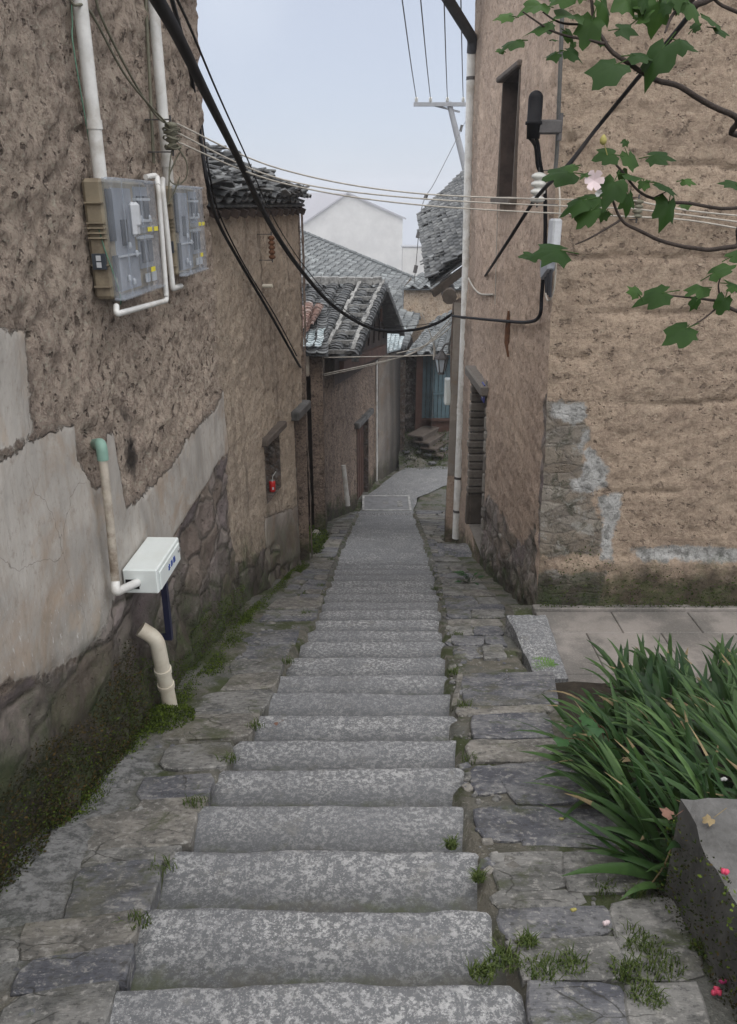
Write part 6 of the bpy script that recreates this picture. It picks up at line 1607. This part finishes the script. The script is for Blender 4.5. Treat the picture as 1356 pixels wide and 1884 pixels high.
blossom(1113, 1706, None, .015, M['petal_pale'], 'single pale pink petal on the grey flagstone', FB, rg, 2)
blossom(1327, 1812, None, .012, M['petal_magenta'], 'magenta blossom, farther one of the pair at the wall foot', FB, rg)
blossom(1316, 1832, None, .015, M['petal'], 'pink blossom, nearer one of the pair at the wall foot', FB, rg)
blossom(1053, 1684, None, .012, M['bud'], 'yellow-green fallen bud between flagstones near the pink petal', 'fallen buds', rg, 2)
blossom(1034, 1514, None, .012, M['bud'], 'yellow-green fallen bud beside the iris leaves', 'fallen buds', rg, 2)
blossom(1330, 1436, -.35, .012, M['lime'], 'small white blossom among the iris leaves', FB, rg)
def dryleaf(px, py, z, s, mat, label, rng, ang=0):
    c = (at_z(px, py, z) if z is not None else gp(px, py)) + V((0, 0, .012)); mb = MB()
    palm_leaf(mb, c, V((math.cos(ang), math.sin(ang), .1)), V((0, -.3, 1)), s, .5, rng, .3); mb.tube([c, c + V((.05, .03, .01))], .0012, 4)
    return mb.build('dry_leaf', mat, None, label, 'leaf', 'dry fallen leaves', origin=c)
dryleaf(1312, 1510, -.165, .045, M['dry'], 'curled tan dry leaf with stalk on the cement block wall', rg, 3.6)
dryleaf(1240, 1508, -.22, .05, M['dry_brown'], 'brown dry leaf caught on the iris beside the cement block wall', rg, 2.4)
dryleaf(1048, 1425, None, .05, M['dry_brown'], 'rust-brown dry leaf on the slate beside the iris', rg, 4)
dryleaf(505, 1337, None, .03, M['dry_brown'], 'small brown dry leaf on a granite step', rg, 1)
mb = MB(); a = at_z(1187, 1640, gz(2.05)); mb.tube(spline([a, a + V((.05, .0, .12)), a + V((.09, .03, .27))], 6), .003, 5); mb.build('dry_stalk', M['dry'], None, 'bare dry stalk standing beside the cement block wall', 'stalk', origin=a)
# grit and crumbs between the stones
mb = MB(); rg2 = random.Random(55)
for _ in range(1500):
    y = rg2.uniform(1.1, 8) if rg2.random() < .8 else rg2.uniform(8, 14)
    x = rg2.uniform(lerp_tab(WB, y) + .08, lerp_tab(SL, y)) if rg2.random() < .55 else rg2.uniform(lerp_tab(SR, y), lerp_tab(SR, y) + .45)
    s_ = rg2.uniform(.006, .022); mb.box((x, y, gz(y) - .008), (s_, s_ * rg2.uniform(.6, 1.2), s_ * .7), M=rotz(rg2.uniform(0, 3)), tint=rg2.random(), bev=s_ * .2)
for _ in range(420):
    y = rg2.uniform(1.1, 9); s_ = rg2.uniform(.02, .06)
    x = rg2.uniform(lerp_tab(WB, y) + .1, lerp_tab(SL, y) - .01) if rg2.random() < .5 else lerp_tab(SR, y) + abs(rg2.gauss(0, .12))
    mb.box((x, y, gz(y) - .004), (s_, s_ * rg2.uniform(.5, .9), .018), M=rotz(rg2.uniform(0, 3)) @ Matrix.Rotation(rg2.uniform(-.25, .25), 3, 'X'), tint=rg2.random(), bev=.004)
mb.build('gravel', M['flag'], kind='stuff')

# ================================================================== air, light, camera
mb = MB(); mb.box((0, 85, -7.5), (340, 300, 30))
hz = mb.build('haze', [], kind='stuff')
hm = bpy.data.materials.new('haze_air'); hm.use_nodes = True; nt = hm.node_tree; nt.nodes.clear()
ou = nt.nodes.new('ShaderNodeOutputMaterial'); pv = nt.nodes.new('ShaderNodeVolumePrincipled'); pv.inputs['Color'].default_value = (.93, .95, 1.0, 1); pv.inputs['Density'].default_value = HAZE; pv.inputs['Anisotropy'].default_value = .2
nt.links.new(pv.outputs[0], ou.inputs['Volume']); hz.data.materials.append(hm)
W = bpy.data.worlds.new('World'); SC.world = W; W.use_nodes = True; nt = W.node_tree; nt.nodes.clear()
ou = nt.nodes.new('ShaderNodeOutputWorld'); bg = nt.nodes.new('ShaderNodeBackground'); sk = nt.nodes.new('ShaderNodeTexSky')
sk.sky_type = 'NISHITA'; sk.sun_disc = False; SEL, SRO = math.radians(66), math.radians(185)
sk.sun_elevation = SEL; sk.sun_rotation = SRO; sk.altitude = 600; sk.air_density = 1.0; sk.dust_density = 2.0; sk.ozone_density = 2.0
tc = nt.nodes.new('ShaderNodeTexCoord'); cn = nt.nodes.new('ShaderNodeTexNoise'); cn.inputs['Scale'].default_value = 2.2; cn.inputs['Detail'].default_value = 4; nt.links.new(tc.outputs['Generated'], cn.inputs['Vector'])
cr = nt.nodes.new('ShaderNodeMapRange'); cr.interpolation_type = 'SMOOTHSTEP'; cr.inputs['From Min'].default_value = .38; cr.inputs['From Max'].default_value = .64; nt.links.new(cn.outputs['Fac'], cr.inputs['Value'])
cm = nt.nodes.new('ShaderNodeMix'); cm.data_type = 'RGBA'; cm.inputs[6].default_value = SKYCOL; cm.inputs[7].default_value = SKYCOL2; nt.links.new(cr.outputs[0], cm.inputs[0])
mx = nt.nodes.new('ShaderNodeMix'); mx.data_type = 'RGBA'; mx.inputs[0].default_value = SKYMIX; nt.links.new(cm.outputs[2], mx.inputs[7])
nt.links.new(sk.outputs[0], mx.inputs[6]); nt.links.new(mx.outputs[2], bg.inputs['Color']); bg.inputs['Strength'].default_value = SKYSTR
nt.links.new(bg.outputs[0], ou.inputs['Surface'])
sl = bpy.data.lights.new('sun', 'SUN'); sl.energy = SUN; sl.angle = math.radians(SANG); sl.color = (1.0, .95, .88)
so = bpy.data.objects.new('sun', sl); COL.objects.link(so)
dv = V((math.sin(SRO) * math.cos(SEL), math.cos(SRO) * math.cos(SEL), math.sin(SEL)))
so.rotation_euler = dv.to_track_quat('Z', 'Y').to_euler(); so.location = (0, 0, 20)
cd = bpy.data.cameras.new('camera'); co = bpy.data.objects.new('camera', cd); COL.objects.link(co)
co.location = CAM; co.rotation_euler = (math.pi / 2 - PITCH, 0, 0); cd.sensor_fit = 'VERTICAL'; cd.sensor_height = 36; cd.lens = 36 * FPX / 1884; cd.clip_start = .05; cd.clip_end = 2000
SC.camera = co
SC.view_settings.view_transform = 'Standard'; SC.view_settings.look = 'None'; SC.view_settings.exposure = EXPO; SC.view_settings.gamma = 1
SC.render.film_transparent = False
cy = SC.cycles; cy.max_bounces = 6; cy.diffuse_bounces = 4; cy.volume_bounces = 1; cy.transparent_max_bounces = 12; cy.use_denoising = DENOISE
cy.volume_step_rate = 4
